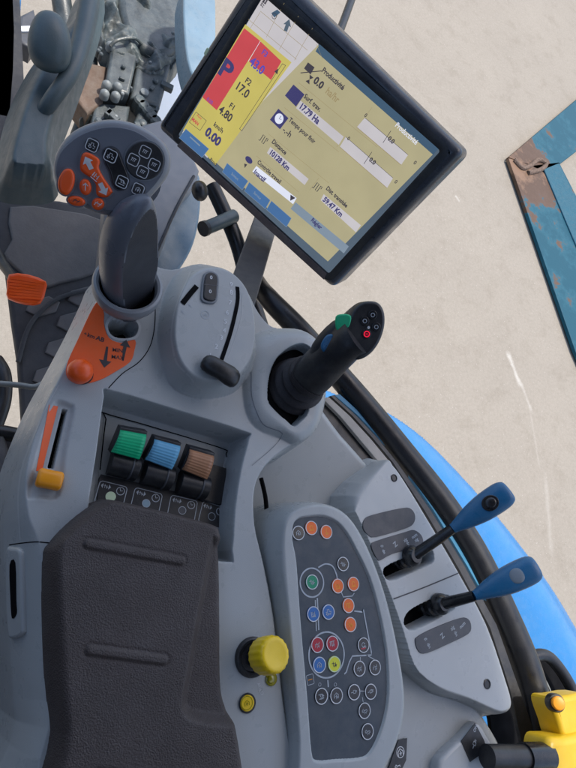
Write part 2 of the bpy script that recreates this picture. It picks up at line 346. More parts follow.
def shell(name, outer, fn, m, res, parent, margin=3.0, label=None):
    P = np.array(outer); x0, y0 = P.min(0)-margin; x1, y1 = P.max(0)+margin
    xs = np.arange(x0, x1, res); ys = np.arange(y0, y1, res); X, Y = np.meshgrid(xs, ys)
    dd = sdf(outer, X, Y); Z = fn(X, Y); keep = dd < margin
    gy, gx = np.gradient(dd, res); gl = np.maximum(np.hypot(gx, gy), 0.3); ex = np.clip(dd-margin, 0, res*2.2)
    X = np.where(dd > margin, X-ex*gx/gl**2, X); Y = np.where(dd > margin, Y-ex*gy/gl**2, Y); Z = np.where(dd > margin, fn(X, Y), Z)
    ny, nx = X.shape; q = keep[:-1, :-1] | keep[1:, :-1] | keep[:-1, 1:] | keep[1:, 1:]
    idx = np.arange(nx*ny).reshape(ny, nx)
    fs = np.stack([idx[:-1, :-1][q], idx[:-1, 1:][q], idx[1:, 1:][q], idx[1:, :-1][q]], 1)
    used = np.unique(fs); rm = np.full(nx*ny, -1); rm[used] = np.arange(len(used)); fs = rm[fs]
    V = np.stack([X.ravel()[used], Y.ravel()[used], Z.ravel()[used]], 1)
    o0 = np.array(wloc(parent)*1000) if parent else V[0]
    me = bpy.data.meshes.new(name); me.vertices.add(len(V)); me.vertices.foreach_set('co', ((V-o0)/1000).astype(np.float32).ravel())
    me.loops.add(fs.size); me.loops.foreach_set('vertex_index', fs.ravel().astype(np.int32))
    me.polygons.add(len(fs)); me.polygons.foreach_set('loop_start', np.arange(0, fs.size, 4, dtype=np.int32))
    me.polygons.foreach_set('loop_total', np.full(len(fs), 4, np.int32))
    me.update(calc_edges=True); me.polygons.foreach_set('use_smooth', np.ones(len(fs), bool)); me.materials.append(m)
    o = bpy.data.objects.new(name, me); COL.objects.link(o)
    if parent: o.parent = parent
    else: o.location = Vector(o0)/1000
    if label: o['label'] = label
    return o
def on(fn, x, y, lift=0.0, ztop=90, zbot=-140):                # where the sight ray meets a shell
    r = ray(x, y); zs = np.arange(ztop, zbot, -0.5); t = (zs-HC)/r.z
    X = r.x*t; Y = r.y*t; hh = fn(X, Y); k = np.argmax(hh >= zs)
    return Vector((X[k], Y[k], float(hh[k])+lift))
def fr_on(fn, x, y, lift=0.0, e=3.0):                          # tangent frame on a shell
    p = on(fn, x, y); X = np.array([p.x-e, p.x+e, p.x, p.x]); Y = np.array([p.y, p.y, p.y-e, p.y+e]); h = fn(X, Y)
    n = Vector((-(h[1]-h[0])/(2*e), -(h[3]-h[2])/(2*e), 1)).normalized()
    c = (h.mean()); return Fr(Vector((p.x, p.y, c))+n*lift, n)
def ribbon(mb, fn, pts, wd, m, lift=0.25, k=6, step=2.0):      # a seam or print following a shell
    pp = [on(fn, x, y) for x, y in pts]; P = smooth([tuple(p.xy) for p in pp], k, closed=False)
    Q = [P[0]]
    for a in P[1:]:
        d = math.dist(a, Q[-1]); n = max(1, int(d/step))
        b = Q[-1]; Q += [(b[0]+(a[0]-b[0])*i/n, b[1]+(a[1]-b[1])*i/n) for i in range(1, n+1)]
    vs = []
    for i, p in enumerate(Q):
        a, b = Q[max(0, i-1)], Q[min(len(Q)-1, i+1)]; d = Vector((b[0]-a[0], b[1]-a[1])).normalized()
        for s_ in (1, -1): vs.append([p[0]-d.y*wd/2*s_, p[1]+d.x*wd/2*s_])
    A = np.array(vs); z = fn(A[:, 0], A[:, 1])+lift
    mb.add([(a[0], a[1], zz) for a, zz in zip(vs, z)], [(2*i+1, 2*i+3, 2*i+2, 2*i) for i in range(len(Q)-1)], m)
# @@SCENE
def T3(pts, z=0.0, k=4):
    q = [tuple(D(p[0], p[1], p[2] if len(p) > 2 else z).xy) for p in pts]
    return smooth(q, k) if k else q
UP = Vector((0, 0, 1)); UX = Vector((1, 0, 0)); UY = Vector((0, 1, 0))
# ================================================================== THE SETTING
g = MB(); g.add([(-20000, -20000, -2300), (30000, -20000, -2300), (30000, 30000, -2300), (-20000, 30000, -2300)], [(0, 1, 2, 3)], ground_mat(), False)
tag(g.build('ground', origin=(0, 0, -2300)), kind='structure')
# ================================================================== ARMREST CONSOLE
con = empty('armrest_console', D(150, 600, -100), 'grey tractor armrest console with black elbow pad, coloured levers and button keypad', 'control console')
BO = T3([(98,286),(82,320),(60,362),(40,400),(20,448),(7,492),(3,540),(9,640),(15,720),(20,810),(302,812,-8),(294,740,-8),(288,690,-8),(281,620,-8),(270,565,-8),(261,525,-5),(261,490,-5),(270,470,0),(290,453,4),(305,447,6),(320,432,6),(331,404,6),(330,375,6),(322,345,6),(303,328,4),(275,324,4),(262,308,2),(250,285,0),(228,266,0),(200,258,0),(172,264,0),(150,258,0),(125,255,0),(106,268)], -38)
BT = T3([(104,292),(90,322),(74,350),(60,378),(46,406),(32,446),(26,480),(29,515),(40,545),(47,600),(53,700),(60,810),(296,812),(288,740),(281,690),(273,620),(263,565),(254,525),(254,488),(266,464),(288,446),(303,440),(315,428),(325,402),(325,375),(317,348),(300,331),(273,327),(258,312),(246,290),(225,271),(200,264),(172,270),(150,265),(125,262),(110,274)], 0)
DO = T3([(158,345),(161,308),(172,280),(192,264,4),(216,262,10),(238,274,14),(254,298,16),(260,332,16),(256,360,12),(243,384,4),(225,396),(196,398),(170,384)])
DT = T3([(176,335),(180,302),(191,280),(207,270),(228,272),(245,288),(253,315),(253,346),(243,368),(222,379),(198,376),(182,360)], 24)
JO = T3([(243,356),(252,337),(272,329),(300,329),(319,342),(329,372,10),(330,400,10),(322,430,10),(304,444,10),(280,438),(256,428),(244,405)])
JH = T3([(304,344),(294,345),(284,351),(275,361),(269,378),(268,400),(276,411),(286,420),(294,426),(301,421),(308,412),(311,395),(318,372),(314,352)], 10)
JT = offset(JH, -5) if area(JH) > 0 else offset(JH[::-1], -5)
TR_ = T3([(109,390),(180,411),(246,432),(249,438),(241,470),(235,510),(232,550),(222,562),(95,528),(88,510),(96,455),(104,396)], 0, 3)
CH = T3([(54,400),(70,402),(76,410),(68,450),(61,497),(40,500),(25,497),(33,462),(44,425)], 0, 4)
SH = T3([(124,321),(132,320),(138,327),(134,336),(122,338),(112,335),(108,326),(113,319)], 0, 4)
SL = T3([(63,408),(68,409),(54,468),(48,467)], 0, 0)
def body_h(X, Y):
    dO = sdf(BO, X, Y); t = between(dO, sdf(BT, X, Y))
    h = -38+38*(0.35*t+0.65*rnd(t)); h = np.where(dO > 0, -38-dO*8, h)
    d1 = sdf(DO, X, Y); h = h+24*ss(0.12+0.88*between(d1, sdf(DT, X, Y)))*(d1 < 0)*1.0-0.0
    d3 = sdf(JO, X, Y); h = h+10*rnd(between(d3, sdf(JT, X, Y)))*(d3 < 0)
    dh = sdf(JH, X, Y); h = np.where(dh < 0, np.maximum(h+dh*9+0.15*dh*0, -60), h)
    dt = sdf(TR_, X, Y); h = smin(h, np.where(dt < 0, np.maximum(-32.0, dt*6.5), 60), 1.6)
    dc = sdf(CH, X, Y); h = h-3.2*ss(-dc/5.0)
    ds = sdf(SH, X, Y); h = np.where(ds < 0, np.maximum(-30, h+ds*12), h)
    dl = sdf(SL, X, Y); h = np.where(dl < 0, np.maximum(-16, h+dl*14), h)
    return h
shell('console_body', BO, body_h, BODY, 0.75, con, margin=7)
# seams and a light ribbon painted as edge highlight
sm = MB()
for pts in ([(155,298),(154.5,325),(150,346),(139,362),(122,374),(106,391)], [(50,543),(34,542),(9,545)]): sm = MB(); ribbon(sm, body_h, pts, 0.8 if pts[0][0] != 253 else 0.45, VOID if pts[0][0] != 253 else BODYD); sm.build('seam', con)
sm = MB()
ribbon(sm, body_h, [(251,372),(252,400),(262,424),(280,438),(302,446)], 0.6, BODYD, 0.3); sm.build('seam', con)
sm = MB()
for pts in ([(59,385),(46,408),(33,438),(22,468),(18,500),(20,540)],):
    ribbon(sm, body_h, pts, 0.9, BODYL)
sm.build('edge_highlight', con)
# ---- handle socket and cavity linings
lin_ = MB()
lin_.flat(H(-29.4), T3([(124,319),(134,318),(141,327),(137,338),(122,340),(110,337),(105,326),(110,317)], -2, 4), 0, VOID)
lin_.build('shift_slot', con)
lin_ = MB(); lin_.flat(H(-14.5), offset(SL if area(SL) > 0 else SL[::-1], -1.5), 0, VOID); lin_.build('slider_slot', con)
lin_ = MB(); lin_.flat(H(-54), offset(JH if area(JH) > 0 else JH[::-1], -1), 0, VOID)
lin_.prism(H(0), offset(JH if area(JH) > 0 else JH[::-1], 0.9), -54, -4, VOID); lin_.build('joystick_well', con)
rg = MB(); f = H(0.35); p = f.tr([(124,317),(134,317),(141,326),(137,338),(122,341),(110,337),(105,326),(111,316)], 4)
rg.ring(f, p if area(p) > 0 else p[::-1], 2.2, 0.3, BODYL); rg.build('socket_rim', con)
# ---- orange plate with its print and knob
f = H(0.0); pl = MB()
pp = f.tr([(97,302),(101,306),(104,314),(104,325),(109,338),(121,343),(135,340),(134,352),(130,362),(115,372),(100,380),(84,384),(72,382),(66,374),(68,361),(78,339),(90,313)], 3)
pl.prism(f, pp, -1, 0.7, OPLATE, 0.4)
def arrow(mb, fr, a, b, w0, w1, hd, m, h):                     # tapered arrow from a to b
    A = Vector(fr.l(*a)); B = Vector(fr.l(*b)); d = (B-A).normalized(); n = Vector((-d.y, d.x)); S = B-d*hd
    mb.flat(fr, [tuple(q) for q in (A-n*w0, A+n*w0, S+n*w0*1.8, S+n*w1, B, S-n*w1, S-n*w0*1.8)], h, m)
arrow(pl, f, (107,347), (104,368), 0.8, 5.2, 6.5, DPRINT, 0.9)
arrow(pl, f, (122.5,361), (126,340), 0.8, 4.6, 6.5, DPRINT, 0.9)
a, b = f.l(86,335); pl.text(f, '+', a-2, b+1, 5, -0.3, DPRINT, 0.9); pl.text(f, 'km', a+1, b, 5, -0.35, DPRINT, 0.9, 0.1)
a, b = f.l(96,338); pl.text(f, 'AB', a, b, 5.5, -0.35, DPRINT, 0.9, 0.15)
a, b = f.l(112,350); pl.text(f, 'MIN', a, b, 5, -0.12, DPRINT, 0.9, 0.05); a, b = f.l(111,357); pl.text(f, 'MAX', a, b, 5, -0.12, DPRINT, 0.9, 0.05)
opl = pl.build('orange_plate', con)
kn = MB(); b0 = D(82,374,0.7); secs = []
kn.flat(Fr((b0.x, b0.y, 0.95)), circ(0, 0, 9.0), 0, BLACK)
for z, r in ((0.9, 7.5), (4, 7.5), (5, 9.6), (9, 10.2), (13, 9.6), (16, 7.6), (18, 4.6), (18.8, 1.2)):
    secs.append((Vector((b0.x-3, b0.y-0.5, z)), UX, UY, r, r))
kn.loft(secs, ORANGE, 32, sharp if False else True); kn.build('push_knob', opl, label='round orange push knob')
# ---- slider with wedge scale
sc_ = MB()
f = H(-3.0)
fp = [on(body_h, *p, lift=0.3) for p in ((49,405),(58,406.5),(42,471),(36,471))]
n_ = 14; vs = []
for i in range(n_+1):
    t = i/n_
    for A_, B_ in ((fp[0], fp[3]), (fp[1], fp[2])):
        q = A_.lerp(B_, t); z = float(body_h(np.array([q.x]), np.array([q.y]))[0]); vs.append((q.x, q.y, z+0.3))
sc_.add(vs, [(2*i, 2*i+2, 2*i+3, 2*i+1) for i in range(n_)], OPLATE); sc_.build('wedge_scale', con)
sh = MB(); A_ = D(37, 477, 4); B_ = D(62, 482, 4); t = (B_-A_).normalized(); v = UP.cross(t).normalized(); secs = []
L = (B_-A_).length
for x, k in ((0, .75), (.05, .93), (.12, 1), (.5, .97), (.88, 1), (.95, .93), (1, .75)):
    secs.append((A_.lerp(B_, x), v, UP, 7.2*k, 6.5*k))
sh.loft(secs, AMBER, 28, shape=lambda x, y: (math.copysign(abs(x)**0.7, x), math.copysign(abs(y)**0.75, y)))
q = A_.lerp(B_, .5); sh.box(q-UP*9, t, v, UP, 4, 4, 14, BLACK)
sh.build('slider_handle', con, label='amber yellow slider handle')
# ---- left side latch with its dark slot
lt = MB(); f = fr_on(body_h, 18, 592, 0, 6)
pts = f.tr([(9,551),(16,547),(23,549),(25,562),(27,620),(26,634),(14,638),(11,630),(9,600)], 3)
lt.prism(f, pts, -14, 3.5, BODY, 2.5); q = f.tr([(14.5,564),(20,562),(21,600),(21.5,612),(17,617),(15.5,600)], 3); lt.prism(f, q, 3.2, 3.9, VOID)
lt.build('latch_frame', con)
# ---- multifunction handle
vw = -(ray(125, 240).normalized()); hd = MB(); inl = MB()
c0 = D(128, 300, 12); c1 = D(130, 205, 118); axis = (c1-c0).normalized()
u = axis.cross(vw).normalized()
if u.dot(M @ Vector((1, 0, 0))) < 0: u = -u
v = u.cross(axis).normalized()
if v.dot(vw) < 0: v = -v
prof = [(-.14, 13, 0), (-.05, 15.5, 0), (.05, 18, 0), (.18, 20.8, 0), (.35, 22.6, 0), (.5, 22.6, 0), (.65, 21.6, 0), (.78, 19.6, 1), (.88, 17, 2.5), (.96, 13.6, 4.6), (1.02, 9.5, 7), (1.06, 5.5, 9), (1.075, 1.5, 10.5)]
P2 = smooth(prof, 5, False); N_ = 72; mdir = (u*math.cos(math.radians(50))+v*math.sin(math.radians(50))).normalized(); cut = 13.0
vs = []; fl = []
for a, r, sh_ in P2:
    c = c0+(c1-c0)*a+u*sh_
    for i in range(N_):
        th = 2*math.pi*i/N_; p = u*math.cos(th)*r*1.0+v*math.sin(th)*r*0.95; e = (p+u*sh_).dot(mdir)
        fl.append(e > cut)
        if e > cut: p = p-mdir*(e-cut)
        vs.append(c+p)
fa, fb = [], []
for k in range(len(P2)-1):
    for i in range(N_):
        j = (i+1) % N_; q = (k*N_+i, k*N_+j, (k+1)*N_+j, (k+1)*N_+i)
        (fb if all(fl[x] for x in q) else fa).append(q)
mh = empty('multifunction_handle', c0, parent=con, label='tall slate grey grip carrying the oval button pad')
fa.append(tuple(range(N_))[::-1]); fa.append(tuple((len(P2)-1)*N_+i for i in range(N_))); hd.add(vs, fa, GRIPM); hd.build('grip', mh, sharp=28)
ids = sorted({x for q in fb for x in q}); rm = {x: i for i, x in enumerate(ids)}
inl.add([vs[i] for i in ids], [tuple(rm[x] for x in q) for q in fb], GRIPD); inl.build('grip_inlay', mh)
# cup round the foot of the handle
cp = MB(); cc = D(127, 290, 24); ax = (axis+UP*1.2).normalized(); cu = ax.cross(UY).normalized(); cv = cu.cross(ax)
secs = [(cc+ax*h, cu, cv, r, r) for h, r in ((-19, 15), (-14, 20), (-7, 25.5), (1, 28.6), (7, 29), (10, 28), (11, 26), (10, 24), (4, 22.5))]
cp.loft(secs, CUPM, 48, cap=False); cp.loft([(cc+ax*h, cu, cv, r, r) for h, r in ((4, 22.5), (-4, 21), (-5, 1))], VOID, 48, cap=False)
cp.loft([(cc+ax*h, cu, cv, r, r) for h, r in ((-55, 9), (-20, 12))], BLACK, 24)
cp.build('cup', mh)
# head with its buttons
nc = -(ray(112, 165).normalized()); hn = (nc+UP*0.10).normalized()
HF = Fr(D(112, 167, 122), hn, M @ Vector((0.15, 1, 0)))
hp = HF.tr([(53,170),(57,150),(70,133),(88,123),(108,118.5),(130,121),(150,130),(164,141),(171,155),(170,172),(161,186),(148,200),(130,212),(112,216),(92,211),(72,200),(58,187)], 4)
hb = MB(); hb.prism(HF, offset(hp if area(hp) > 0 else hp[::-1], 0), -16, 0, CUPM, 6)
hb.loft([(HF.w(6, -4, h), HF.u, HF.v, r, r*0.8) for h, r in ((-60, 8), (-36, 12), (-22, 20), (-14, 30))], GRIPM, 40)
head = hb.build('button_pad', mh, sharp=45)
fp_ = MB(); p = HF.tr([(56,172),(60,154),(73,140),(90,131),(110,127),(130,129.5),(147,138),(159,149),(165,161),(163,173),(155,185),(144,196),(128,207),(111,211),(93,207),(75,197),(61,184)], 4)
fp_.prism(HF, p, -1, 0.8, PADF, 0.5); fp_.build('pad_face', mh)
class Off(Fr):
    def __init__(s, f, h): s.o = f.o+f.n*h; s.n, s.u, s.v = f.n, f.u, f.v
HP = Off(HF, 0.8)
def glyph(mb, fr, a, b, s, kind, m, h, rot=0.0, wd=None):
    """small printed pictogram drawn with strokes"""
    wd = wd or s*0.16; c, sn = math.cos(rot), math.sin(rot)
    L = {'implement': [[(-.8,.5),(.8,.5)],[(-.5,.5),(-.7,-.5)],[(0,.5),(-.2,-.5)],[(.5,.5),(.3,-.5)]],
         'tractor': [[(-.8,0),(-.3,0),(-.3,.6),(.3,.6),(.3,0),(.8,0),(.8,-.3)],[(-.8,-.5),(-.4,-.2),(0,-.5),(-.4,-.8),(-.8,-.5)],[(.4,-.6),(.8,-.6)]],
         'up': [[(0,-.7),(0,.7)],[(-.45,.2),(0,.7),(.45,.2)]], 'zig': [[(-.7,-.5),(-.2,.5),(.2,-.5),(.7,.5)],[(-.7,.1),(.7,.1)]],
         'loop': [[(.5*math.cos(t*.6),.6*math.sin(t*.6)) for t in range(11)],[(-.8,-.7),(.8,-.7)]],
         'link': [[(-.8,.2),(0,.2),(.2,-.3),(.8,-.3)],[(-.3,.6),(-.3,-.6)],[(.4,.3),(.4,-.7)]],
         'plug': [[(-.9,0),(-.2,0)],[(-.2,-.35),(-.2,.35),(.4,.35),(.4,-.35),(-.2,-.35)],[(.4,.15),(.9,.15)],[(.4,-.15),(.9,-.15)]],
         'plough': [[(-.8,.4),(.2,.4),(.8,-.2)],[(-.4,.4),(-.1,-.3)],[(.1,.4),(.4,-.3)],[(-.7,-.6),(.7,-.6)]],
         'pump': [[(-.6,-.6),(-.6,.1),(0,.6),(.6,.1),(.6,-.6)],[(-.3,-.2),(.3,-.2)],[(0,.2),(0,-.6)]],
         'key': [[(-.1,0),(.8,0),(.8,-.4)],[(-.1,0),(-.35,.35),(-.7,.1),(-.7,-.2),(-.35,-.35),(-.1,0)]],
         'num': [[(-.6,-.4),(-.6,.5)],[(-.2,-.4),(-.2,.5),(.1,0),(.4,.5),(.4,-.4)],[(-.7,-.7),(.7,-.7)]]}[kind]
    for st_ in L: mb.line(fr, [(a+(x*c-y*sn)*s, b+(x*sn+y*c)*s) for x, y in st_], wd, h, m)
def hbutton(pts, m, top=2.2, rim=None, glyphs=(), name='button', k=4, label=None, fl=0.55):
    b = MB(); p = HP.tr(pts, k); p = p if area(p) > 0 else p[::-1]
    b.prism(HP, offset(p, -1.0), -0.2, 0.35, rim or DGREY, 0.2); b.prism(HP, p, 0, top, m, 2.2 if m is ORANGE else 1.0, n=5)
    for kk, x, y, s, rot, mm in glyphs:
        a, c = HP.l(x, y)
        if kk in ('A', 'V'):
            d = Vector((math.cos(rot), math.sin(rot))); n = Vector((-d.y, d.x)); q = Vector((a, c))
            b.flat(HP, [tuple(q+d*i*s+n*j*s) for i, j in ((1, 0), (.1, .8), (.1, .35), (-.9, .35), (-.9, -.35), (.1, -.35), (.1, -.8))], top+0.1, mm)
        elif kk == 'box': b.ring(HP, rrect(a, c, s*2, s*2, s*.5, rot), s*.14, top+0.1, mm)
        elif kk.isupper(): b.text(HP, kk, a, c, s, rot, mm, top+0.1, 0.1, align='CENTER')
        else: glyph(b, HP, a, c, s, kk, mm, top+0.1, rot)
    return b.build(name, mh, label=label)
r0 = math.radians(-12)
hbutton([(66,169),(72,170),(75,177),(73,188),(67,195),(60,192),(58,183),(61,174)], ORANGE, 4.0, BODYD, label='long oval orange button')
def dd(x0, y0, x1, y1): a = HP.l(x0, y0); b = HP.l(x1, y1); return math.atan2(b[1]-a[1], b[0]-a[0])
hbutton([(82,155),(88,152.5),(98,158),(100,163),(99,168),(104,178),(112,190),(111,194),(106,197.5),(98,196),(96,191),(96,185),(92,179),(82,172),(80,166)], ORANGE, 3.0, BODYD,
        [('A', 88.5, 163.5, 4.6, dd(92,170,87,160), WHITE), ('A', 103, 189, 4.6, dd(99,182,104,192), WHITE), ('num', 96, 176.5, 3.6, -.5, WHITE)], name='rocker_button', k=3, label='orange rocker button with two white arrows')
def ov(cx, cy, rx, ry, n=10, rot=0.0): return [(cx+rx*math.cos(2*math.pi*i/n)*math.cos(rot)-ry*math.sin(2*math.pi*i/n)*math.sin(rot), cy+rx*math.cos(2*math.pi*i/n)*math.sin(rot)+ry*math.sin(2*math.pi*i/n)*math.cos(rot)) for i in range(n)]
hbutton(ov(85.5, 187, 6, 8.3, rot=-.15), ORANGE, 3, BODYD, [('up', 85.5, 187, 3.6, r0+.3, WHITE)], label='oval orange button with small white arrow')
hbutton(ov(76.5, 201, 9, 5, rot=.2), ORANGE, 3, BODYD, [('zig', 76.5, 201, 2.8, r0, DPRINT)], label='flat wide orange oval button at the rim')
hbutton(ov(98, 204, 6.3, 6.2), ORANGE, 3, BODYD, [('zig', 98, 204, 3.2, r0, WHITE)], label='small round orange button')
hbutton(ov(92.5, 145.5, 6.3, 6.3), BLACK, 1.8, DGREY, [('box', 92, 145.5, 4, r0, WHITE), ('tractor', 92, 145.5, 2.6, r0, WHITE)], label='small round black button at top left of the pad')
hbutton([(104,151),(111,147.5),(118,151),(122,161),(127,173),(128.5,181),(125,188),(118,189.5),(113,184),(110,172),(105,162)], BLACKG, 1.6, DGREY,
        [('box', 110.5, 156, 4.2, r0, WHITE), ('tractor', 110.5, 156, 2.7, r0, WHITE), ('box', 122, 182, 4.0, r0, WHITE), ('plough', 122, 182, 3.0, r0, WHITE)], name='rocker_button', k=3, label='long black rocker button')
hbutton(ov(138.3, 189.5, 6, 6), BLACK, 1.8, DGREY, [('box', 138, 189.5, 4, r0, WHITE), ('pump', 138, 189.5, 2.6, r0, WHITE)], label='small round black button at lower right of the pad')
hbutton(ov(144.5, 160.5, 19.5, 19.5, 16), BLACK, 1.4, BODYD, [(q, x, y, s, r0, WHITE) for x, y in ((145,152),(133.5,160),(154,165),(142.5,172)) for q, s in (('box', 3.9), ('implement', 2.2))], name='cross_button', k=2, label='large round black four way button')
# ---- throttle dome details
def drape_poly(mb, fn, pts, m, lift, k=0):
    p = [on(fn, x, y) for x, y in pts]; q = smooth([tuple(a.xy) for a in p], k) if k else [tuple(a.xy) for a in p]
    if area(q) < 0: q = q[::-1]
    A = np.array(q); z = fn(A[:, 0], A[:, 1])+lift; c = A.mean(0); zc = float(fn(c[:1], c[1:])[0])+lift
    n = len(q); mb.add([(a, b, zz) for (a, b), zz in zip(q, z)]+[(c[0], c[1], zc)], [(i, (i+1) % n, n) for i in range(n)], m)
dm = MB(); ribbon(dm, body_h, [(237,287),(237.5,296),(236.5,306),(231.5,328),(226,346),(219,366)], 3.8, VOID, 0.35)
dm.build('throttle_slot', con)
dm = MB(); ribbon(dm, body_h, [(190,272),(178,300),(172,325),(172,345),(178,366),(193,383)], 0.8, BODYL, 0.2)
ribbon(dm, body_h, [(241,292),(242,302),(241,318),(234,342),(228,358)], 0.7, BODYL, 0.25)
for i, (x, y) in enumerate(((231,285),(231,293),(230,303),(227,313),(225,322),(224,331),(221,338),(216,347),(210,356))):
    fr = fr_on(body_h, x, y, 0.35); dm.text(fr, str(9-i), 0, 0, 6.5, -0.2, WHITE, 0, 0.1, align='CENTER')
fr = fr_on(body_h, 205, 315, 0.35); dm.ring(fr, circ(0, 0, 4.2, 20), 0.6, 0, GREYPR); glyph(dm, fr, 0, 0, 2.6, 'pump', GREYPR, 0)
for x, y in ((190,306),(183,313)): fr = fr_on(body_h, x, y, 0.35); glyph(dm, fr, 0, 0, 2.8, 'up', GREYPR, 0, .6)
dm.build('scale_marks', con)
fr = fr_on(body_h, 209.5, 287.5, 0.2); fr = Fr(fr.o, fr.n, UY); rk = MB()
p = fr.tr([(204,274),(209.5,271.5),(216,274),(218.5,280),(218,290),(217,300),(213,304),(204,303),(200.5,299),(201,290),(202,281)], 3)
rk.prism(fr, p, -1.5, 1.6, BODYD, 0.8); q = fr.tr([(205.5,275.5),(210,273.5),(215,276),(216.6,281),(216,290),(215.2,299),(212,302),(205.5,301),(202.6,298),(203,290),(203.6,282)], 3); rk.prism(fr, q, 1.2, 3.0, BLACK, 1.0)
for x, y, t in ((210,279,'0'),(209,293,'0')):
    a, b = fr.l(x, y); rk.text(fr, t, a, b, 5, -.2, WHITE, 3.1, 0.1, align='CENTER')
a, b = fr.l(209.5, 286.5); rk.line(fr, [(a-7, b), (a+7, b)], 0.7, 3.12, DGREY)
rk.build('rocker_switch', con)
ns = MB(); ribbon(ns, body_h, [(182,304),(190,294),(196.5,286.5)], 4.8, VOID, 0.5); ns.build('knob_slot', con)
lv = MB(); P0 = on(body_h, 206, 366, 6); P1 = on(body_h, 228, 381, 9); tt = (P1-P0).normalized(); vv = UP.cross(tt).normalized(); ww = tt.cross(vv)
lv.loft([(P0.lerp(P1, x)+UP*(1.5*math.sin(x*3.1)), vv, ww, 8.6*k, 6.2*k) for x, k in ((-.25, .35), (-.2, .68), (-.1, .9), (.1, 1), (.5, .98), (.85, 1.08), (1.08, 1.0), (1.2, .78), (1.26, .4))], BLACK, 28, shape=lambda x, y: (math.copysign(abs(x)**0.8, x), y))
q = P0.lerp(P1, .5); lv.box(q-UP*8+UY*6, UX, UY, UP, 4, 5, 16, BLACK)
lv.build('throttle_lever', con, label='short black throttle lever with rounded ends')
# ---- finger lever tray
tray = MB(); tray.prism(H(-32), H(-32).tr([(98,470),(104,415),(224,448),(216,520),(100,505)], 0), -2, 0.8, BODY, .5); f_ = H(-31.1); tray.line(f_, smooth(f_.tr([(100,470),(106,419),(110,415),(218,447),(226,454),(228,470),(224,500)]), 3, False), 1.0, 0.1, VOID); tray.build('tray_floor', con)
pf = Fr(D(145, 470, -30), (0.0, 0.10, 1))
blk = MB(); blk.prism(Off(pf, 0), pf.tr([(99,478),(101,474),(224,503),(228,507),(226,530),(97,500)], 0), -3, 0, BLACK, 0.5)
for i, (x0, y0, x1, y1) in enumerate(((100,480,128,487),(135,487,163,494),(171,494.5,198,501),(203,500.5,226,508))):
    A_ = Vector(pf.l(x0, y0)); B_ = Vector(pf.l(x1, y1)); e = (B_-A_).normalized(); n = Vector((-e.y, e.x)); w_ = (B_-A_).length
    rot = math.atan2(e.y, e.x); c = (A_+B_)/2-n*10
    blk.ring(pf, rrect(c.x, c.y, w_, 20, 3, rot), 0.6, 0.2, GREYPR)
    q = A_+e*w_*.25-n*4; glyph(blk, pf, q.x, q.y, 2.6, 'link', GREYPR, 0.2, rot)
    for sg in (-1, 1): qq = q+e*sg*2.4; blk.flat(pf, [tuple(qq+e*sg*1.8), tuple(qq+n*2.2), tuple(qq-n*2.2)], 0.22, GREYPR)
    q = A_+e*w_*.78-n*5; blk.ring(pf, circ(q.x, q.y, 3.6, 20), 0.6, 0.2, GREYPR); blk.line(pf, [(q.x, q.y+2.4), (q.x, q.y), (q.x+1.8, q.y)], 0.6, 0.2, GREYPR)
    q = A_+e*w_*.5-n*11.5; blk.flat(pf, circ(q.x, q.y, 4.3 if i == 0 else 3.4, 20), 0.25, [LIME, GBLUE, DGREY, BLACK][i])
    if i: blk.ring(pf, circ(q.x, q.y, 3.6, 20), 0.5, 0.27, GREYPR)
blk.build('label_strip', con)
lever_specs = [('green', GREEN, [(121,428),(147,432.5),(138.5,460),(111,452.5)]), ('blue', LBLUE, [(155.5,437.5),(181,444),(171,470),(145,460)]), ('brown', BROWN, [(190.5,447.5),(214.5,454),(206,480),(182,470)])]
for nm, mm, q in lever_specs:
    cx = sum(p[0] for p in q)/4; cy = sum(p[1] for p in q)/4
    n = Vector((-0.10, -0.42, 1)).normalized(); FR = Fr(D(cx, cy, -8), n, UY)
    L4 = [Vector(FR.l(*p)) for p in q]; b = MB()
    # ribbed cap curved over the front edge
    def cap_pt(s, t): return L4[0].lerp(L4[1], s).lerp(L4[3].lerp(L4[2], s), t)
    nr = 40; ns_ = 6; vs = []
    for i in range(nr+1):
        t = i/nr; sag = 3.2*math.sin(math.pi*min(1, t*1.02))**0.8+0.35*abs(math.sin(t*math.pi*9)) - (7*(0.12-t)/0.12 if t < .12 else 0) + 1.2*min(1, t*4) - (3*(t-.96)/.04 if t > .96 else 0)
        for j in range(ns_+1):
            p = cap_pt(j/ns_, t); vs.append(FR.w(p.x, p.y, sag))
    fs = [(i*(ns_+1)+j, (i+1)*(ns_+1)+j, (i+1)*(ns_+1)+j+1, i*(ns_+1)+j+1) for i in range(nr) for j in range(ns_)]
    b.add(vs, fs, mm); 
    lo = MB()
    out_ = [tuple(p) for p in L4]; out_ = out_ if area(out_) > 0 else out_[::-1]
    lo.prism(FR, offset(out_, -0.7), -13, -0.6, BLACK, 1.5)
    # drum below
    A_ = D(cx-20, cy+19, -26); B_ = D(cx+8, cy+26, -26); tt = (B_-A_).normalized(); vv = UP.cross(tt)
    lo.loft([(A_, vv, UP, 10.5, 13), (B_, vv, UP, 10.5, 13)], BLACK, 24)
    lo.loft([(A_.lerp(B_, .70), vv, UP, 11.3, 13.8), (A_.lerp(B_, .76), vv, UP, 11.3, 13.8)], DGREY, 24)
    C_ = D(cx-4, cy+4, -27); lo.box(C_, tt, vv, UP, 22, 14, 22, BLACK)
    lever = lo.build('finger_lever', con, bevel=0.5, label='finger lever with %s ribbed cap' % nm)
    lever['group'] = 'finger levers in the tray' if False else lever.get('group', '')
    del lever['group']
    cpo = b.build('lever_cap', lever, sharp=60)
    so_ = cpo.modifiers.new('thick', 'SOLIDIFY'); so_.thickness = 0.002; so_.offset = -1
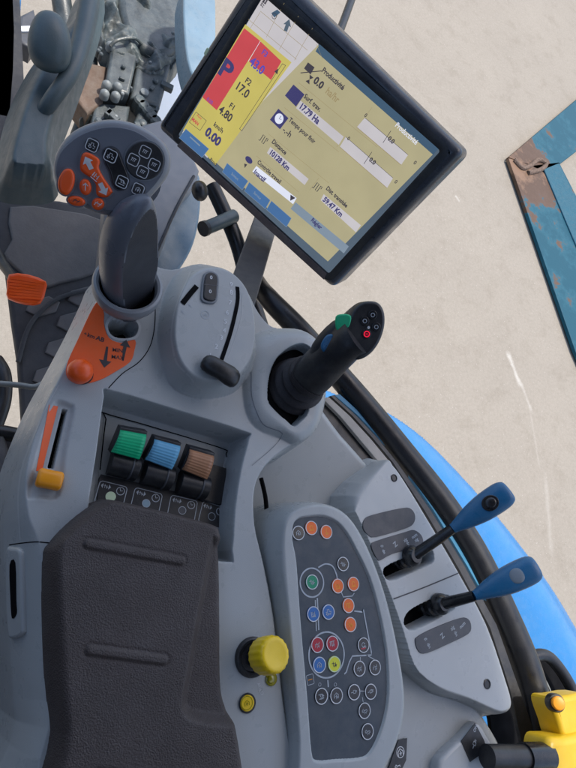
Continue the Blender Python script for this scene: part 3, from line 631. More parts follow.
bl = MB(); bl.prism(H(-30), H(-30).tr([(199,470),(203,463),(224,469),(224,507),(198,501)], 0), -4, 6, BLACK, 1.2); bl.build('blanking_cover', con, label='black blank cover beside the brown lever')
# ---- elbow pad
PO = T3([(42,562),(50,542,4),(68,523,8),(90,506,14),(104,499,18),(122,498,19),(210,520,19),(224,528,19),(229,560,19),(230,620,19),(231,690,19),(240,722,19),(248,770,19),(250,815,19),(54,815),(50,730),(44,660)], 0, 4)
PT = T3([(64,555),(72,538),(92,519),(108,508),(122,506),(205,526),(215,536),(219,562),(220,620),(221,690),(229,722),(237,770),(239,815),(78,815),(74,730),(68,650)], 24, 4)
PS = T3([(209,540),(216,536),(240,545),(245,600),(246,712),(236,727),(195,724),(181,714),(179,700),(188,650),(199,590)], 22, 4)
def pad_h(X, Y):
    d = sdf(PO, X, Y); t = between(d, sdf(PT, X, Y)); h = -2+27*rnd(t*0.97+0.03)*np.where(d < 0, 1, 0)
    h = np.where(d > 0, -2-d*6, h)
    e = sdf(PS, X, Y); h = h-10*ss(-e/9.0)*np.where(d < 0, 1, 0)
    for a, b in pad_bars:
        ex, ey = b[0]-a[0], b[1]-a[1]; L2 = ex*ex+ey*ey; tt = np.clip(((X-a[0])*ex+(Y-a[1])*ey)/L2, 0, 1)
        dd_ = np.sqrt((X-a[0]-tt*ex)**2+(Y-a[1]-tt*ey)**2); h = h+1.7*ss((3.6-dd_)/1.8)-0.7*np.exp(-((dd_-4.2)/0.9)**2)
    h = h+0.5*np.sin(X*0.02+1)*np.cos(Y*0.025)
    return h
pad_bars = [tuple(tuple(D(x, y, 24).xy) for x, y in s) for s in (((88,544),(181,561)), ((90,650),(163,660)), ((96,776),(176,786)))]
pad = shell('elbow_pad', PO, pad_h, PAD, 0.9, con, margin=2)
# ---- yellow knob, lamp and push button on the right strip
k0 = D(252, 657, 0); b = MB()
b.loft([(Vector((k0.x, k0.y, z)), UX, UY, r, r) for z, r in ((-2, 15.5), (1.5, 15.5), (3, 14.8), (3.6, 13.5), (3, 11.5), (1, 10.5))], BLACK, 48)
b.build('knob_collar', con)
b = MB(); kt = D(274, 655, 32); ax = (kt-Vector((k0.x, k0.y, 2))); ax.normalize(); ku = ax.cross(UY).normalized(); kv = ku.cross(ax); kb = Vector((k0.x+2, k0.y, 2)); Lk = (kt-kb).length
b.loft([(kb, ku, kv, 8.5, 8.5), (kb+ax*Lk*.40, ku, kv, 8.5, 8.5)], BLACKG, 32)
secs = [(kb+ax*(Lk*x), ku, kv, r, r) for x, r in ((.36, 11), (.37, 13.6), (.42, 14.2), (.85, 14.2), (.93, 13.6), (.98, 12.4), (1.0, 10.8), (.985, 9.0), (.98, 1))]
N_ = 72; vs = []; fs = []
for q, (c, u_, v_, ru, rv) in enumerate(secs):
    for i in range(N_):
        th = 2*math.pi*i/N_; r = ru*(1+(0.022*math.cos(th*18) if 1 <= q <= 4 else 0)); vs.append(c+u_*math.cos(th)*r+v_*math.sin(th)*r)
for q in range(len(secs)-1):
    for i in range(N_): fs.append((q*N_+i, q*N_+(i+1) % N_, (q+1)*N_+(i+1) % N_, (q+1)*N_+i))
fs.append(tuple((len(secs)-1)*N_+i for i in range(N_))); b.add(vs, fs, YELLOW)
b.build('turn_knob', con, label='large round yellow knob on a black collar')
def cyl(mb, x, y, z, secs, m): p = D(x, y, z); mb.loft([(p+UP*h, UX, UY, r, r) for h, r in secs], m, 36)
b = MB(); cyl(b, 271, 679, 0, ((-1, 5.2), (1, 5.2), (1.6, 4.4)), OLIVE); cyl(b, 271, 679, 1.6, ((0, 3.6), (1.2, 2.8), (1.8, 1)), OLIVE); b.build('indicator_lamp', con, label='small olive indicator lamp')
b = MB(); cyl(b, 247, 703, 0, ((-1, 7.3), (1, 7.3), (1.4, 6.8)), BLACK); cyl(b, 247, 703, 1.4, ((-.5, 5.9), (1.0, 5.9), (1.6, 5.2)), YELLOW)
p = D(247, 703, 3.1); glyph(b, Fr(p), 0, 0, 3.2, 'pump', OLIVE, 0.1); b.ring(Fr(p), circ(0, 0, 5.0, 24), .4, 0.1, OLIVE); b.build('button', con, label='small yellow push button in black ring')
b = MB(); f = H(0.3); a, c = f.l(258, 683); b.text(f, 'AUTO', a, c, 3.6, -1.3, WHITE, 0, 0.0); a, c = f.l(261, 690); glyph(b, f, a, c, 3, 'zig', WHITE, 0.0); b.build('print', con)
# ---- keypad block
ZK = 12
KO = T3([(270,560,0),(273,530,0),(281,512,2),(299,502,6),(322,500,8),(345,508,8),(362,527,8),(378,560,8),(391,598,8),(402,645,8),(409,690,8),(409,722,8),(400,748,6),(386,775,4),(360,815),(292,815),(288,740),(284,680),(277,610)], 0)
KT = T3([(286,560),(286,530),(292,516),(304,509),(322,507),(341,514),(357,534),(372,566),(384,602),(394,645),(401,690),(399,722),(390,748),(376,775),(354,815),(305,815),(301,740),(296,680),(290,610)], ZK)
KP = [(295,563),(291,540),(292,524),(297,518),(304,516),(322,515),(336,521),(346,532),(355,548),(369,577),(379,612),(386,650),(388,685),(386,710),(379,735),(369,754),(358,759.5),(335,761),(316,762),(310,752),(306,700),(299,620)]
KPw = T3(KP, ZK-2, 3)
def key_h(X, Y):
    d = sdf(KO, X, Y); t = between(d, sdf(KT, X, Y)); h = -8+20*rnd(t); h = np.where(d > 0, -8-d*10, h)
    e = sdf(KPw, X, Y); return np.maximum(h-2.6*ss(-e/1.8)*(d < 0), -75)
shell('keypad_housing', KO, key_h, BODY, 0.8, con, margin=7)
KF = H(ZK-2.3); kp = MB(); pp = KF.tr(KP, 3); pp = pp if area(pp) > 0 else pp[::-1]
kp.prism(KF, offset(pp, 1.2), -1, 0.2, PANEL)
def kl(pts, wd=1.2, k=5): kp.line(KF, smooth(KF.tr(pts), k, False) if k else KF.tr(pts), wd, 0.5, GREYPR)
def kring(x, y, r, wd=1.2): a, c = KF.l(x, y); kp.ring(KF, circ(a, c, r, 48), wd, 0.5, GREYPR)
kring(311.7, 582.5, 12.7, 1.3); kring(326.5, 654.6, 18.6, 1.3)
kl([(318,567.5),(325,564),(332,566),(336,574),(337,580)]); kl([(317,598),(318.5,630)], 1.2, 0); kl([(315,600),(316,631)], 1.0, 0)
kl([(341,592),(343,597),(352,596),(354,593)], .9, 0); kl([(354,611),(362,612),(363,609),(368,636),(371,652),(371,655),(352,656),(349,662),(346,672),(344,674)], 1.2, 0)
kl([(360,657),(360,661)], .8, 0); kl([(366,655),(375,660)], .8, 0); kl([(327.5,680),(328,687)], 1.2, 0); kl([(329,696),(336,696)], .6, 0); kl([(360,691),(366,691)], .6, 0); kl([(362,697),(363,703)], .6, 0)
for x in (319.5, 335): a, c = KF.l(x, 684.5); kp.ring(KF, circ(a, c, 1.5, 12), .35, .5, GREYPR)
a, c = KF.l(310, 679.5); kp.ring(KF, rrect(a, c, 7, 8, 1), .45, .5, GREYPR); kp.line(KF, [(a-2, c), (a+2, c)], .6, .5, AMBER)
panel = kp.build('keypad', con)
specs = [(298,533,'k','pump'),(311,528,'o','loop'),(326,532,'o','key'),(342.6,564,'k','link'),(311.7,582,'g','link'),(337.4,586,'o','num'),(353,584,'o','loop'),(348,605.5,'o','implement'),
    (313,614,'b','num'),(328,612,'b','tractor'),(350,624.5,'o','link'),(317,644.8,'r','zig'),(332,643.5,'r','implement'),(363,645,'k','loop'),(319,664.8,'b','pump'),(334,664,'y','link'),
    (359,668.5,'k','zig'),(374.5,667.3,'k','zig'),(321,696,'k','plough'),(336,695.5,'k','pump'),(353.6,692,'k','plug'),(370.2,691.5,'k','plug'),(364,710.5,'k','key'),(367,731.3,'k','key')]
KM = {'k': BLACKG, 'o': PORANGE, 'g': PGREEN, 'b': BBLUE, 'r': RED, 'y': LEMON}; KN = {'k': 'black', 'o': 'orange', 'g': 'green', 'b': 'blue', 'r': 'red', 'y': 'yellow'}
for x, y, c, gl in specs:
    p = D(x, y, ZK-2.1); b = MB(); f = Fr(p); r = 6.35
    b.prism(f, circ(0, 0, r, 36), -0.3, 0.9, KM[c], 0.5)
    b.ring(f, circ(0, 0, r-0.05, 36), 0.75, 1.0, WHITE if c != 'y' else LIME)
    gm = {'o': AMBER, 'y': DPRINT}.get(c, GREYPR); glyph(b, f, -.2, 0.2, 3.3, gl, gm, 1.0, random.choice((0, -.1, 0, 1.5 if gl == 'key' else .05)), 0.55)
    if gl != 'plug': glyph(b, f, 0.6, -1.6, 1.8, 'zig', gm, 1.02, 0, 0.4)
    if (x, y) == (363, 645): b.line(f, [(-3.4, -2.2), (-1, -2.8), (1.5, -2.6)], 1.3, 1.05, RED)
    b.build('button', panel, label='%s keypad button' % KN[c])
# ================================================================== JOYSTICK (part of the console)
jb = D(293, 390, -25); js = empty('joystick', jb, parent=con, label='black joystick with green switch and red lit button')
bt = MB(); S = []
path = [(286,398,-45), (289,394,-25), (294,388,-5), (300,383,8), (306,378,18), (311,373,27)]
prev = None; cs = [D(*p) for p in path]
ts = (cs[-1]-cs[0]).normalized(); ju = ts.cross(UY).normalized(); jv = ju.cross(ts)
rad = [29, 29, 27.5, 24, 20, 17.5]
P2 = smooth([tuple(c)+(r,) for c, r in zip(cs, rad)], 8, False)
bt.loft([(Vector(p[:3]), ju, jv, p[3]*(1+0.085*math.sin(i*1.1)), p[3]*1.05*(1+0.085*math.sin(i*1.1))) for i, p in enumerate(P2)], BOOTM, 40)
bt.build('boot', js, sharp=60)
gp = MB()
path = [(304,386,16,17,17), (311,378,25,19.5,19), (320,368,36,20,20), (330,358,48,19,19.5), (340,348,60,18.5,20), (349,339,70,18,21), (356,334,77,17,21)]
cs = smooth([tuple(D(*p[:3]))+p[3:] for p in path], 5, False)
secs = []
for i, p in enumerate(cs):
    a_ = Vector(cs[max(0, i-1)][:3]); b_ = Vector(cs[min(len(cs)-1, i+1)][:3]); t = (b_-a_).normalized()
    e = M @ Vector((0.5, 0.86, 0)); u_ = (e-t*e.dot(t)).normalized(); v_ = u_.cross(t)
    secs.append((Vector(p[:3]), u_, v_, p[4]*1.0, p[3]))
gp.loft(secs, BLACK, 40)
gp.loft([(D(*q)+Vector((0,0,0)), Vector((1,0,0)), Vector((0,1,0)), r, r) for q, r in (((318,366,34),3),((318,363,37),8),((319,358,42),11.5),((323,352,48),13),((328,345,55),13),((334,337,62),12),((339,330,69),10),((342,325,74),6.5),((343,323,77),2))], BLACK, 28)
gp.loft([(c, a_, b_, r*1.07, q*1.07) for (c, a_, b_, r, q) in secs[1:4]], BOOTM, 40)
gp.build('grip', js)
# head: flat oval face looking at the driver
hx = -(ray(366, 327).normalized()); FH = Fr(D(366, 328, 88), (hx+UP*0.15+Vector((.25,-.05,0))).normalized(), M @ Vector((0.45, 0.9, 0)))
hp = FH.tr([(371,301),(380,303.5),(385,313),(385,327),(380,342),(371,354),(359,360),(349,356),(345,344),(346,328),(352,312),(361,303)], 4)
hb = MB(); hp = hp if area(hp) > 0 else hp[::-1]; hb.prism(FH, hp, -14, 0, BLACK, 3.0)
q = offset(hp, 1.5); cxh = sum(a for a, b in hp)/len(hp); cyh = sum(b for a, b in hp)/len(hp)
vs = []; n = len(hp)
for h, k, sx, sy in ((-15, 1, 0, 0), (-22, .93, -2, -3), (-32, .8, -5, -8), (-44, .62, -8, -13)):
    vs += [FH.w(cxh+(a-cxh)*k+sx, cyh+(b_-cyh)*k+sy, h) for a, b_ in hp]
hb.add(vs, [(k*n+i, (k+1)*n+i, (k+1)*n+(i+1) % n, k*n+(i+1) % n) for k in range(3) for i in range(n)], BLACK)
hb.build('head', js)
for x, y, gm, lb in ((372.5,315,GREYPR,'black button with small grey mark'),(364.5,321,GREYPR,'black button with small grey mark'),(376,327,GREYPR,'black button with small grey mark'),(366.5,334,GLOWR,'button with glowing red symbol')):
    b = MB(); a, c = FH.l(x, y); b.prism(FH, circ(a, c, 4.2, 24), -0.5, 1.0, BLACKG, 0.5)
    b.ring(FH, circ(a, c, 2.0 if gm is not GLOWR else 3.0, 20), 0.6 if gm is not GLOWR else 1.0, 1.1, gm)
    if gm is GLOWR: glyph(b, FH, a, c, 1.6, 'pump', gm, 1.15)
    b.build('button', js, label=lb)
b = MB(); a, c = FH.l(368.5, 327.5); b.flat(FH, circ(a, c, 1.3, 16), 0.4, WHITE); b.build('indicator_lamp', js)
b = MB(); g0 = D(344, 322, 80); FG = Fr(g0, hx, M @ Vector((0.15, 1, 0)))
b.prism(FG, smooth(FG.tr([(335.5,317),(343,314),(351,316),(350,325),(346,329),(337,331)]), 3), -8, 3, GREEN, 1.6); b.build('thumb_switch', js, label='green thumb switch')
b = MB(); FG2 = Fr(D(327, 344, 62), hx, M @ Vector((0.5, 1, 0))); b.prism(FG2, smooth(FG2.tr([(321,345),(326,336),(332,334),(334,338),(330,346),(324,352)]), 4), -6, 5.5, GRIPB, 2.0); b.build('trigger', js, label='dark blue side button')
b = MB(); b.ring(FG2, smooth(FG2.tr([(337,338),(343,336),(345,340),(340,344),(336,342)]), 3), .6, -1, GREYPR)
FG3 = Fr(D(316, 362, 40), hx, M @ Vector((0.5, 1, 0))); b.build('print', js); b = MB(); b.text(FG3, 'RH', *FG3.l(315, 366), 4, 1.2, GREYPR, 3, 0); b.build('print', js)
# ================================================================== TRIM PANEL beside the console
def fitplane(pts):
    A = np.array([[*D(x, y, z).xy, 1] for x, y, z in pts]); zz = np.array([p[2] for p in pts]); c, *_ = np.linalg.lstsq(A, zz, rcond=None); return c
VP = [(246,470,-62),(272,446,-62),(300,428,-55),(318,400,-45),(326,408,-42),(345,432,-40),(378,472,-40),(372,500,-48),(380,560,-58),(392,640,-66),(396,700,-68),(300,700,-74),(262,620,-72),(246,540,-70)]
vc = fitplane(VP); VO = T3(VP, 0, 3)
def val_h(X, Y):
    d = sdf(VO, X, Y); h = vc[0]*X+vc[1]*Y+vc[2]; h = h-6*(1-rnd(-d/9.0)); h = np.where(d > 0, h-d*14, h); return h
tp = empty('trim_panel', (D(310, 480, -60)), 'smooth blue grey trim panel sloping between joystick and button keypad', 'trim panel')
shell('panel', VO, val_h, BODY, 1.2, tp, margin=3.5)
b = MB(); b.tube([D(261,478,-40), D(265.5,498,-38), D(266,515,-38), D(262,536,-40)], 2.2, VOID, 10); b.build('gap_shade', tp)  # near-black tube paints the shade of the open gap beside the console
# ================================================================== LEVER CONSOLE
lc = empty('lever_console', D(430, 600, -60), 'light grey side console with two blue handled valve levers', 'lever console')
LO = T3([(384,459,-24),(394,463,-24),(406,478,-24),(430,517,-24),(463,573,-24),(491,625,-24),(510,680,-24),(516,704,-24),(511,716,-24),(498,716,-26),(468,703,-30),(438,694,-32),(412,678),(398,662),(388,630),(372,585),(352,535),(334,497,-52)], -44, 3)
LT = T3([(385,464),(392,467),(402,481),(425,519),(457,574),(484,625),(503,680),(509,702),(505,709),(495,709),(468,697),(440,687),(416,672),(403,656),(394,625),(380,580),(362,535),(352,516)], -20, 3)
S1 = T3([(384,568),(410,556),(430,550),(434,557),(431,564),(410,573),(390,581)], -20, 3)
S2 = T3([(404,620),(409,611),(425,602),(444,595),(452,599),(455,608),(440,617),(415,630),(406,627)], -20, 3)
def lev_h(X, Y):
    d = sdf(LO, X, Y); t = between(d, sdf(LT, X, Y)); h = -44+24*rnd(t*.95+.05); h = np.where(d > 0, -44-d*3.0, h)
    for S_ in (S1, S2): e = sdf(S_, X, Y); h = np.where(e < 0, np.maximum(-42, h+e*10), h)
    return h
shell('console_shell', LO, lev_h, BODYL, 0.8, lc, margin=11)
b = MB()
for S_ in (S1, S2): b.flat(H(-40), offset(S_ if area(S_) > 0 else S_[::-1], -1.5), 0, VOID)
b.build('lever_slots', lc)
b = MB(); ribbon(b, lev_h, [(393,599),(425,587),(458,573)], 1.3, GRIPD, 0.3, 3); b.build('seam', lc)
for x, y, r in ((394,478,4.2), (487,684,5.0)):
    b = MB(); p = on(lev_h, x, y); b.loft([(p+UP*h, UX, UY, q, q) for h, q in ((-1, r), (.6, r), (.9, r*.8), (.1, r*.7))], BLACK, 24); b.build('screw_cap', lc)
LF = H(-19.6)
def plate(pts, m=DGREY): 
    b = MB(); b.prism(LF, LF.tr(pts, 3), -1.5, 0.5, m, 0.3); return b
b = plate([(364,520),(372,515),(402,508),(411,509),(415,516),(413,524),(404,529),(376,537),(368,535),(363,528)]); b.build('blank_plate', lc)
def pt(b, x, y, kind, rot, s=3.2):
    a, c = LF.l(x, y)
    if len(kind) <= 3: b.text(LF, kind, a, c, s*2.0, rot, GREYPR, 0.7, 0.12, align='CENTER')
    else: glyph(b, LF, a, c, s, kind, GREYPR, 0.7, rot, 0.8)
b = plate([(371,546),(376,541),(405,532),(414,530),(421,535),(423,542),(419,546),(392,554),(381,560),(377,559)])
for x, y, k in ((381.5,546,'link'),(383,552,'up'),(405,540,'zig'),(407,544,'up'),(414,536,'num'),(416,540,'zig')): pt(b, x, y, k, .35+1.57*(k == 'up'), 2.4)
pt(b, 395, 544.5, 'Z', .35+.1, 3.6); b.build('lever_label', lc, label='dark label plate beside the far lever')
b = plate([(415,642),(418,636),(436,627),(460,618),(468,619),(471,626),(468,634),(448,644),(427,653),(419,652)])
for x, y, k in ((425,639,'link'),(428,646,'up'),(452,628,'zig'),(455,634,'up'),(462,625,'num')): pt(b, x, y, k, .4+1.57*(k == 'up'), 2.6)
pt(b, 442, 636, 'Z', .45, 3.6); b.build('lever_label', lc, label='dark label plate below the near lever')
def vlever(base, mid, tip, zb, zm, zt, lab, eye_m, ec):
    p0, p1, p2 = D(*base, zb), D(*mid, zm), D(*tip, zt); b = MB()
    bt = Vector((p0.x, p0.y, -42)); lv_ = MB()
    lv_.loft([(bt.lerp(p0, x), UX, UY, r, r) for x, r in ((0, 12), (.35, 12.5), (.4, 10.5), (.5, 12), (.75, 12), (.8, 9.5), (.9, 11), (1.15, 10.5), (1.3, 7))], BLACKG, 32)
    lv_.tube([p0+UP*2, p0.lerp(p1, .5)+UP*1.5, p1], (6.3, 5.2), BLACKG, 16, 6)
    o = lv_.build('valve_lever', lc, sharp=40, label=lab)
    gr = MB(); d = (p2-p1); Lg = d.length; d.normalize(); vv_ = -(ray(*tip).normalized()); s_ = d.cross(vv_).normalized(); n_ = s_.cross(d)
    if n_.dot(vv_) < 0: n_ = -n_
    secs = smooth([(x, a_, b_) for x, a_, b_ in ((0, 4.6, 4.8), (.12, 7, 6), (.3, 10.5, 7.2), (.5, 13.2, 8), (.7, 14.2, 8.4), (.88, 14.0, 8.2), (.97, 12.4, 7), (1.015, 9.5, 5), (1.03, 3, 1.5))], 4, False)
    gr.loft([(p1+d*(Lg*x), s_, n_, a_, b_) for x, a_, b_ in secs], GRIPB, 36, shape=lambda x, y: (math.copysign(abs(x)**0.9, x), math.copysign(abs(y)**0.8, y)))
    g_ = gr.build('lever_grip', o)
    e_ = MB(); q = p1+d*(Lg*.66)+n_*8.2; FE = Fr(q, n_, d)
    if eye_m is GREYPR: e_.dome(FE, circ(0, 0, 7.4, 32, 8.4), -0.6, 0.8, GEYE)
    else: e_.prism(FE, circ(0, 0, 7.8, 32, 9), -1, 0.5, BLACKG, .5); e_.dome(FE, circ(0, 0, 5.4, 32, 6.4), 0.4, 2.2, BLACKG)
    e_.build('lever_cap', g_)
GEYE = mat('grey_blue_cap', (0.20, 0.25, 0.30), 0.5)
vlever((412,556), (452,529), (508,491), -16, 18, 56, 'valve lever with blue grip and black round cap', BLACKG, None)
vlever((440,604), (474,596), (536,567), -16, 18, 52, 'valve lever with blue grip and grey round cap', GREYPR, None)
# ---- lower corner panel
lp = empty('corner_panel', D(450, 740, -70), 'pale grey moulded corner panel with dark label and black cylinder below the lever console', 'trim panel')
CO_ = T3([(392,668,-52),(404,664,-52),(425,676,-52),(452,686,-50),(472,694,-48),(490,720,-48),(508,752,-48),(530,815,-48),(350,830,-60),(380,740,-60)], -56, 3)
CT_ = T3([(396,676),(406,672),(425,684),(450,693),(467,702),(483,726),(500,760),(512,815),(360,825),(388,740)], -46, 3)
def cor_h(X, Y):
    d = sdf(CO_, X, Y); t = between(d, sdf(CT_, X, Y)); h = -60+14*rnd(t); return np.where(d > 0, -60-d*14, h)+6*ss((X-430)/60)*0
shell('panel', CO_, cor_h, BODY, 1.2, lp, margin=3.6)
b = MB(); f = H(-38); b.prism(f, smooth(f.tr([(436,766),(444,752),(462,735),(474,722),(482,730),(496,757),(508,790),(440,800)]), 3), -12, 4, BODYL, 4); b.build('cover', lp)
b = MB(); f = H(-33.6); b.prism(f, f.tr([(461,741),(475,723),(484,740),(487,750),(470,762)], 0), -.4, .3, BLACK, .2)
a, c = f.l(474, 744); glyph(b, f, a, c, 5, 'plug', GREYPR, .4, .8, .8); a, c = f.l(474, 732); b.text(f, 'ON', a, c, 4.5, .8, GREYPR, .4, .1); b.build('label', lp)
b = MB(); b.tube([D(487,757,-18), D(528,757,-18)], 11.5, BLACK, 28, 1); b.tube([D(524,757,-18), D(548,756,-18)], 13.5, BLACKG, 28, 1); b.build('cylinder', lp)
b = MB(); f = H(-44.6); b.prism(f, f.tr([(398,740),(407,738),(406,760),(399,775),(386,775),(392,757)], 0), -.4, .5, BLACK, .2)
a, c = f.l(400, 752); glyph(b, f, a, c, 5, 'pump', WHITE, .7, 0, .9); b.ring(f, circ(a, c, 5, 24), .7, .7, WHITE); a, c = f.l(397, 766); glyph(b, f, a, c, 4, 'key', WHITE, .7, 0, .9); b.build('label', lp)
# the cab roof overhead (out of frame) keeps the console in open shade
b = MB(); b.prism(H(0), rrect(150, 175, 1650, 1750, 120), 1300, 1400, DGREY, 10)
tag(b.build('cab_roof'), kind='structure')
b = MB(); b.prism(H(0), rrect(100, -900, 1700, 60, 20), -480, 1290, DGREY, 6); tag(b.build('added_rear_wall'), kind='structure')  # unseen full wall, added to darken the cab from behind
b = MB(); b.prism(H(0), rrect(-760, -100, 60, 1500, 20), -480, 650, DGREY, 6); tag(b.build('added_side_wall'), kind='structure')  # unseen opaque wall added to block left light where the door is glass
# ================================================================== HANDRAIL, SILL, FENDER
b = MB(); b.tube([D(246,262,-150), D(258,285,-120), D(272,302,-95), D(300,331,-80), D(340,377,-75), D(368,410,-75), D(404,455,-75), D(440,501,-75), D(473,552,-75), D(501,610,-75), D(526,672,-75), D(538,730,-75), D(545,800,-75)], (11, 22), RUBBER, 28, 8)
tag(b.build('handrail'), 'thick black curved handrail sweeping down beside the blue fender', 'handrail')
b = MB(); b.tube([D(212,186,-190), D(224,212,-190), D(238,246,-190), D(250,292,-190), D(262,330,-190)], 11, RUBBER, 20, 6); tag(b.build('support_tube'), 'black tube passing behind the monitor arm', 'tube')
b = MB(); b.tube([D(206,228,-170), D(216,224,-172), D(234,216,-178)], 9.5, TEAL, 24, 1); p0, p1 = D(206,228,-170), D(203,229,-169); b.tube([p0, p1], 10.5, BLACK, 24, 1); tag(b.build('peg'), 'short grey green peg with black end below the monitor', 'peg')
sl = empty('window_sill', D(360, 430, -70), 'narrow worn grey window sill strip with black edges and blue liner', 'window sill')
def strip(name, L_, R_, z, m, par, h=5, bev=0.8):
    b = MB(); f = H(z); b.prism(f, f.tr(L_+R_[::-1], 0), -h, 0, m, bev); return b.build(name, par)
strip('rubber_edge', [(308,402),(318,414),(340,444),(372,480)], [(322,396),(336,412),(362,443),(390,474)], -62, BLACK, sl)
strip('sill_strip', [(322,398),(340,416),(360,440),(382,466)], [(329,397),(350,416),(371,439),(390,462)], -56, SILL, sl)
strip('rubber_edge', [(330,396),(352,416),(373,439),(392,462),(425,512),(458,568),(490,628),(510,690),(528,768)], [(334,395),(356,415),(378,438),(398,463),(431,510),(465,566),(497,625),(520,690),(550,775)], -66, BLACK, sl)
strip('blue_liner', [(334,395),(357,415),(379,438),(400,463),(433,510),(467,566),(490,607),(500,630)], [(340,394),(362,414),(384,437),(407,463),(440,510),(474,566),(500,607),(508,635)], -72, SILLB, sl)
strip('inner_wall', [(300,430),(380,480),(430,560),(470,640),(490,720),(500,800)], [(332,396),(392,455),(470,560),(510,640),(540,720),(560,800)], -125, VOID, sl)
fd = MB(); FO = T3([(318,388),(345,390),(375,398),(407,415),(439,440),(472,474),(504,510),(532,545),(560,583),(584,622),(602,660),(620,760),(520,830),(440,640),(380,520)], -420, 4)
def fen_h(X, Y):
    d = sdf(FO, X, Y); return np.where(d > 0, -450-d*4, -450+34*rnd(-d/150.0))
fo = shell('fender', FO, fen_h, FENDER, 4, None, margin=14); tag(fo, 'bright blue tractor fender curving outside the cab', 'fender')
# black arch and yellow handle in the lower right corner
ar = MB(); z = -190
ar.tube([D(527,700,z), D(528,668,z), D(535,656,z), D(550,658,z), D(568,682,z), D(580,712,z), D(590,760,z)], 9, RUBBER, 18, 8)
f = H(z-30); ar.prism(f, smooth(f.tr([(524,720),(526,665),(536,655),(551,662),(566,684),(582,720),(590,770),(540,790)]), 4), -6, 0, VOID, 2)
ar.tube([D(532,668,z-20), D(545,680,z-20), D(556,706,z-20)], 1.6, STEEL, 8, 6)
tag(ar.build('wheel_arch_guard'), 'black arched guard standing over the blue fender at the lower right', 'guard')
yh = empty('yellow_lever', D(560, 740, -20), 'ochre yellow lever housing with small orange cap at lower right corner', 'lever')
b = MB(); f = H(-20); b.prism(f, smooth(f.tr([(549,699),(560,696),(590,696),(600,740),(575,740),(562,738),(556,722)]), 4), -24, 4, YELLOWD, 6, n=6)
b.prism(H(-14), smooth(H(-14).tr([(545,740),(560,736),(600,735),(605,800),(556,800),(546,772)]), 4), -26, 6, YELLOWD, 8, n=7); b.build('housing', yh)
b = MB(); p = D(556.5, 703, -10); ax = (-(ray(556, 702).normalized())+UP).normalized(); u_ = ax.cross(UY).normalized(); v_ = u_.cross(ax)
b.loft([(p+ax*h, u_, v_, r, r) for h, r in ((-8, 9.5), (0, 9.5), (1.5, 8.5), (1.6, 7.2))], BLACK, 32); b.loft([(p+ax*h, u_, v_, r, r) for h, r in ((1, 7), (4.5, 7), (5.5, 6), (5.9, 3))], AMBER, 32); b.build('cap', yh)
b = MB(); b.tube([D(534,760,-25), D(538,748,-25), D(545,744,-25), D(552,752,-25)], 4.5, DGREY, 14, 5); b.build('hinge', yh)
# ================================================================== MONITOR
mq = [(265,-3),(441,151),(330,273),(180,135)]; rr = [ray(*p) for p in mq]
A3 = np.array([[-rr[1][i], rr[2][i], -rr[3][i]] for i in range(3)]); lam = np.linalg.solve(A3, -np.array(rr[0])); k = 1.0
V4 = [rr[0]]+[rr[i+1]*lam[i] for i in range(3)]; k = 262/((V4[1]-V4[0]).length); V4 = [EYE+v_*k for v_ in V4]
mu = (V4[1]-V4[0]+V4[2]-V4[3]).normalized(); mn = (V4[1]-V4[0]).cross(V4[3]-V4[0]).normalized()*-1
if mn.dot(EYE-V4[0]) < 0: mn = -mn
mv = mn.cross(mu).normalized()
MF = Fr(sum(V4, Vector())/4, mn, mv)
mo = empty('monitor', MF.w(0, 0, -30), 'black framed touch screen monitor showing yellow and red work data pages', 'monitor')
G = [MF.l(*p) for p in mq]
gx0, gx1 = min(G[0][0], G[3][0]), max(G[1][0], G[2][0])
out_q = [MF.l(*p) for p in ((264,-42),(464,152),(332,288),(157,127))]
b = MB()
def qlerp(q, s, t): a0 = Vector(q[3]).lerp(Vector(q[2]), s); a1 = Vector(q[0]).lerp(Vector(q[1]), s); return tuple(a0.lerp(a1, t))
def rq(q, r):                                                   # rounded quad
    o = []
    q = q if area(q) > 0 else q[::-1]
    for i in range(4):
        p, a_, c_ = Vector(q[i]), Vector(q[i-1]), Vector(q[(i+1) % 4]); e1 = (a_-p).normalized(); e2 = (c_-p).normalized()
        for t in np.linspace(0, 1, 6): o.append(tuple((p+e1*r).lerp(p, t).lerp(p.lerp(p+e2*r, t), t)))
    return o
oq = rq(out_q, 9); gq = rq(G, 2)
b.prism(MF, offset(oq, -1), -38, 3.6, HOUS, 12, n=7); 
hs = b.build('housing', mo, sharp=50)
b = MB(); iq = rq(G, 3); iq = iq if area(iq) > 0 else iq[::-1]
o2 = offset(iq, -9); n = len(iq)
vs = [MF.w(a_, c_, 4.0) for a_, c_ in o2]+[MF.w(a_, c_, 4.9) for a_, c_ in offset(iq, -3)]+[MF.w(a_, c_, 3.8) for a_, c_ in iq]
b.add(vs, [(k_*n+i, k_*n+(i+1) % n, (k_+1)*n+(i+1) % n, (k_+1)*n+i) for k_ in range(2) for i in range(n)], BLACK)
b.build('bezel', mo)
b = MB(); b.prism(MF, [MF.l(*p) for p in ((184,141),(328,273),(325,279),(179,146))], 3, 5.3, LIP, .6); b.build('lower_lip', mo)
b = MB(); DQ = [MF.l(*p) for p in ((265,-3),(437,151),(329,261),(184,133))]
S_ = 4.0
E = {n_: screen_mat('screen_'+n_, c_, k_) for n_, c_, k_ in (('beige', (178,170,134), .53), ('yellow', (200,187,100), .53), ('red', (196,72,78), .56), ('grey', (192,188,192), .58), ('slate', (52,74,94), .8), ('blue', (58,92,134), .8), ('steel', (108,122,136), .8), ('ink', (62,58,66), .6), ('violet', (76,64,150), .8), ('navy', (52,50,92), .8), ('pale', (196,200,214), .75), ('line', (140,126,92), .7), ('dim', (72,86,100), .7))}
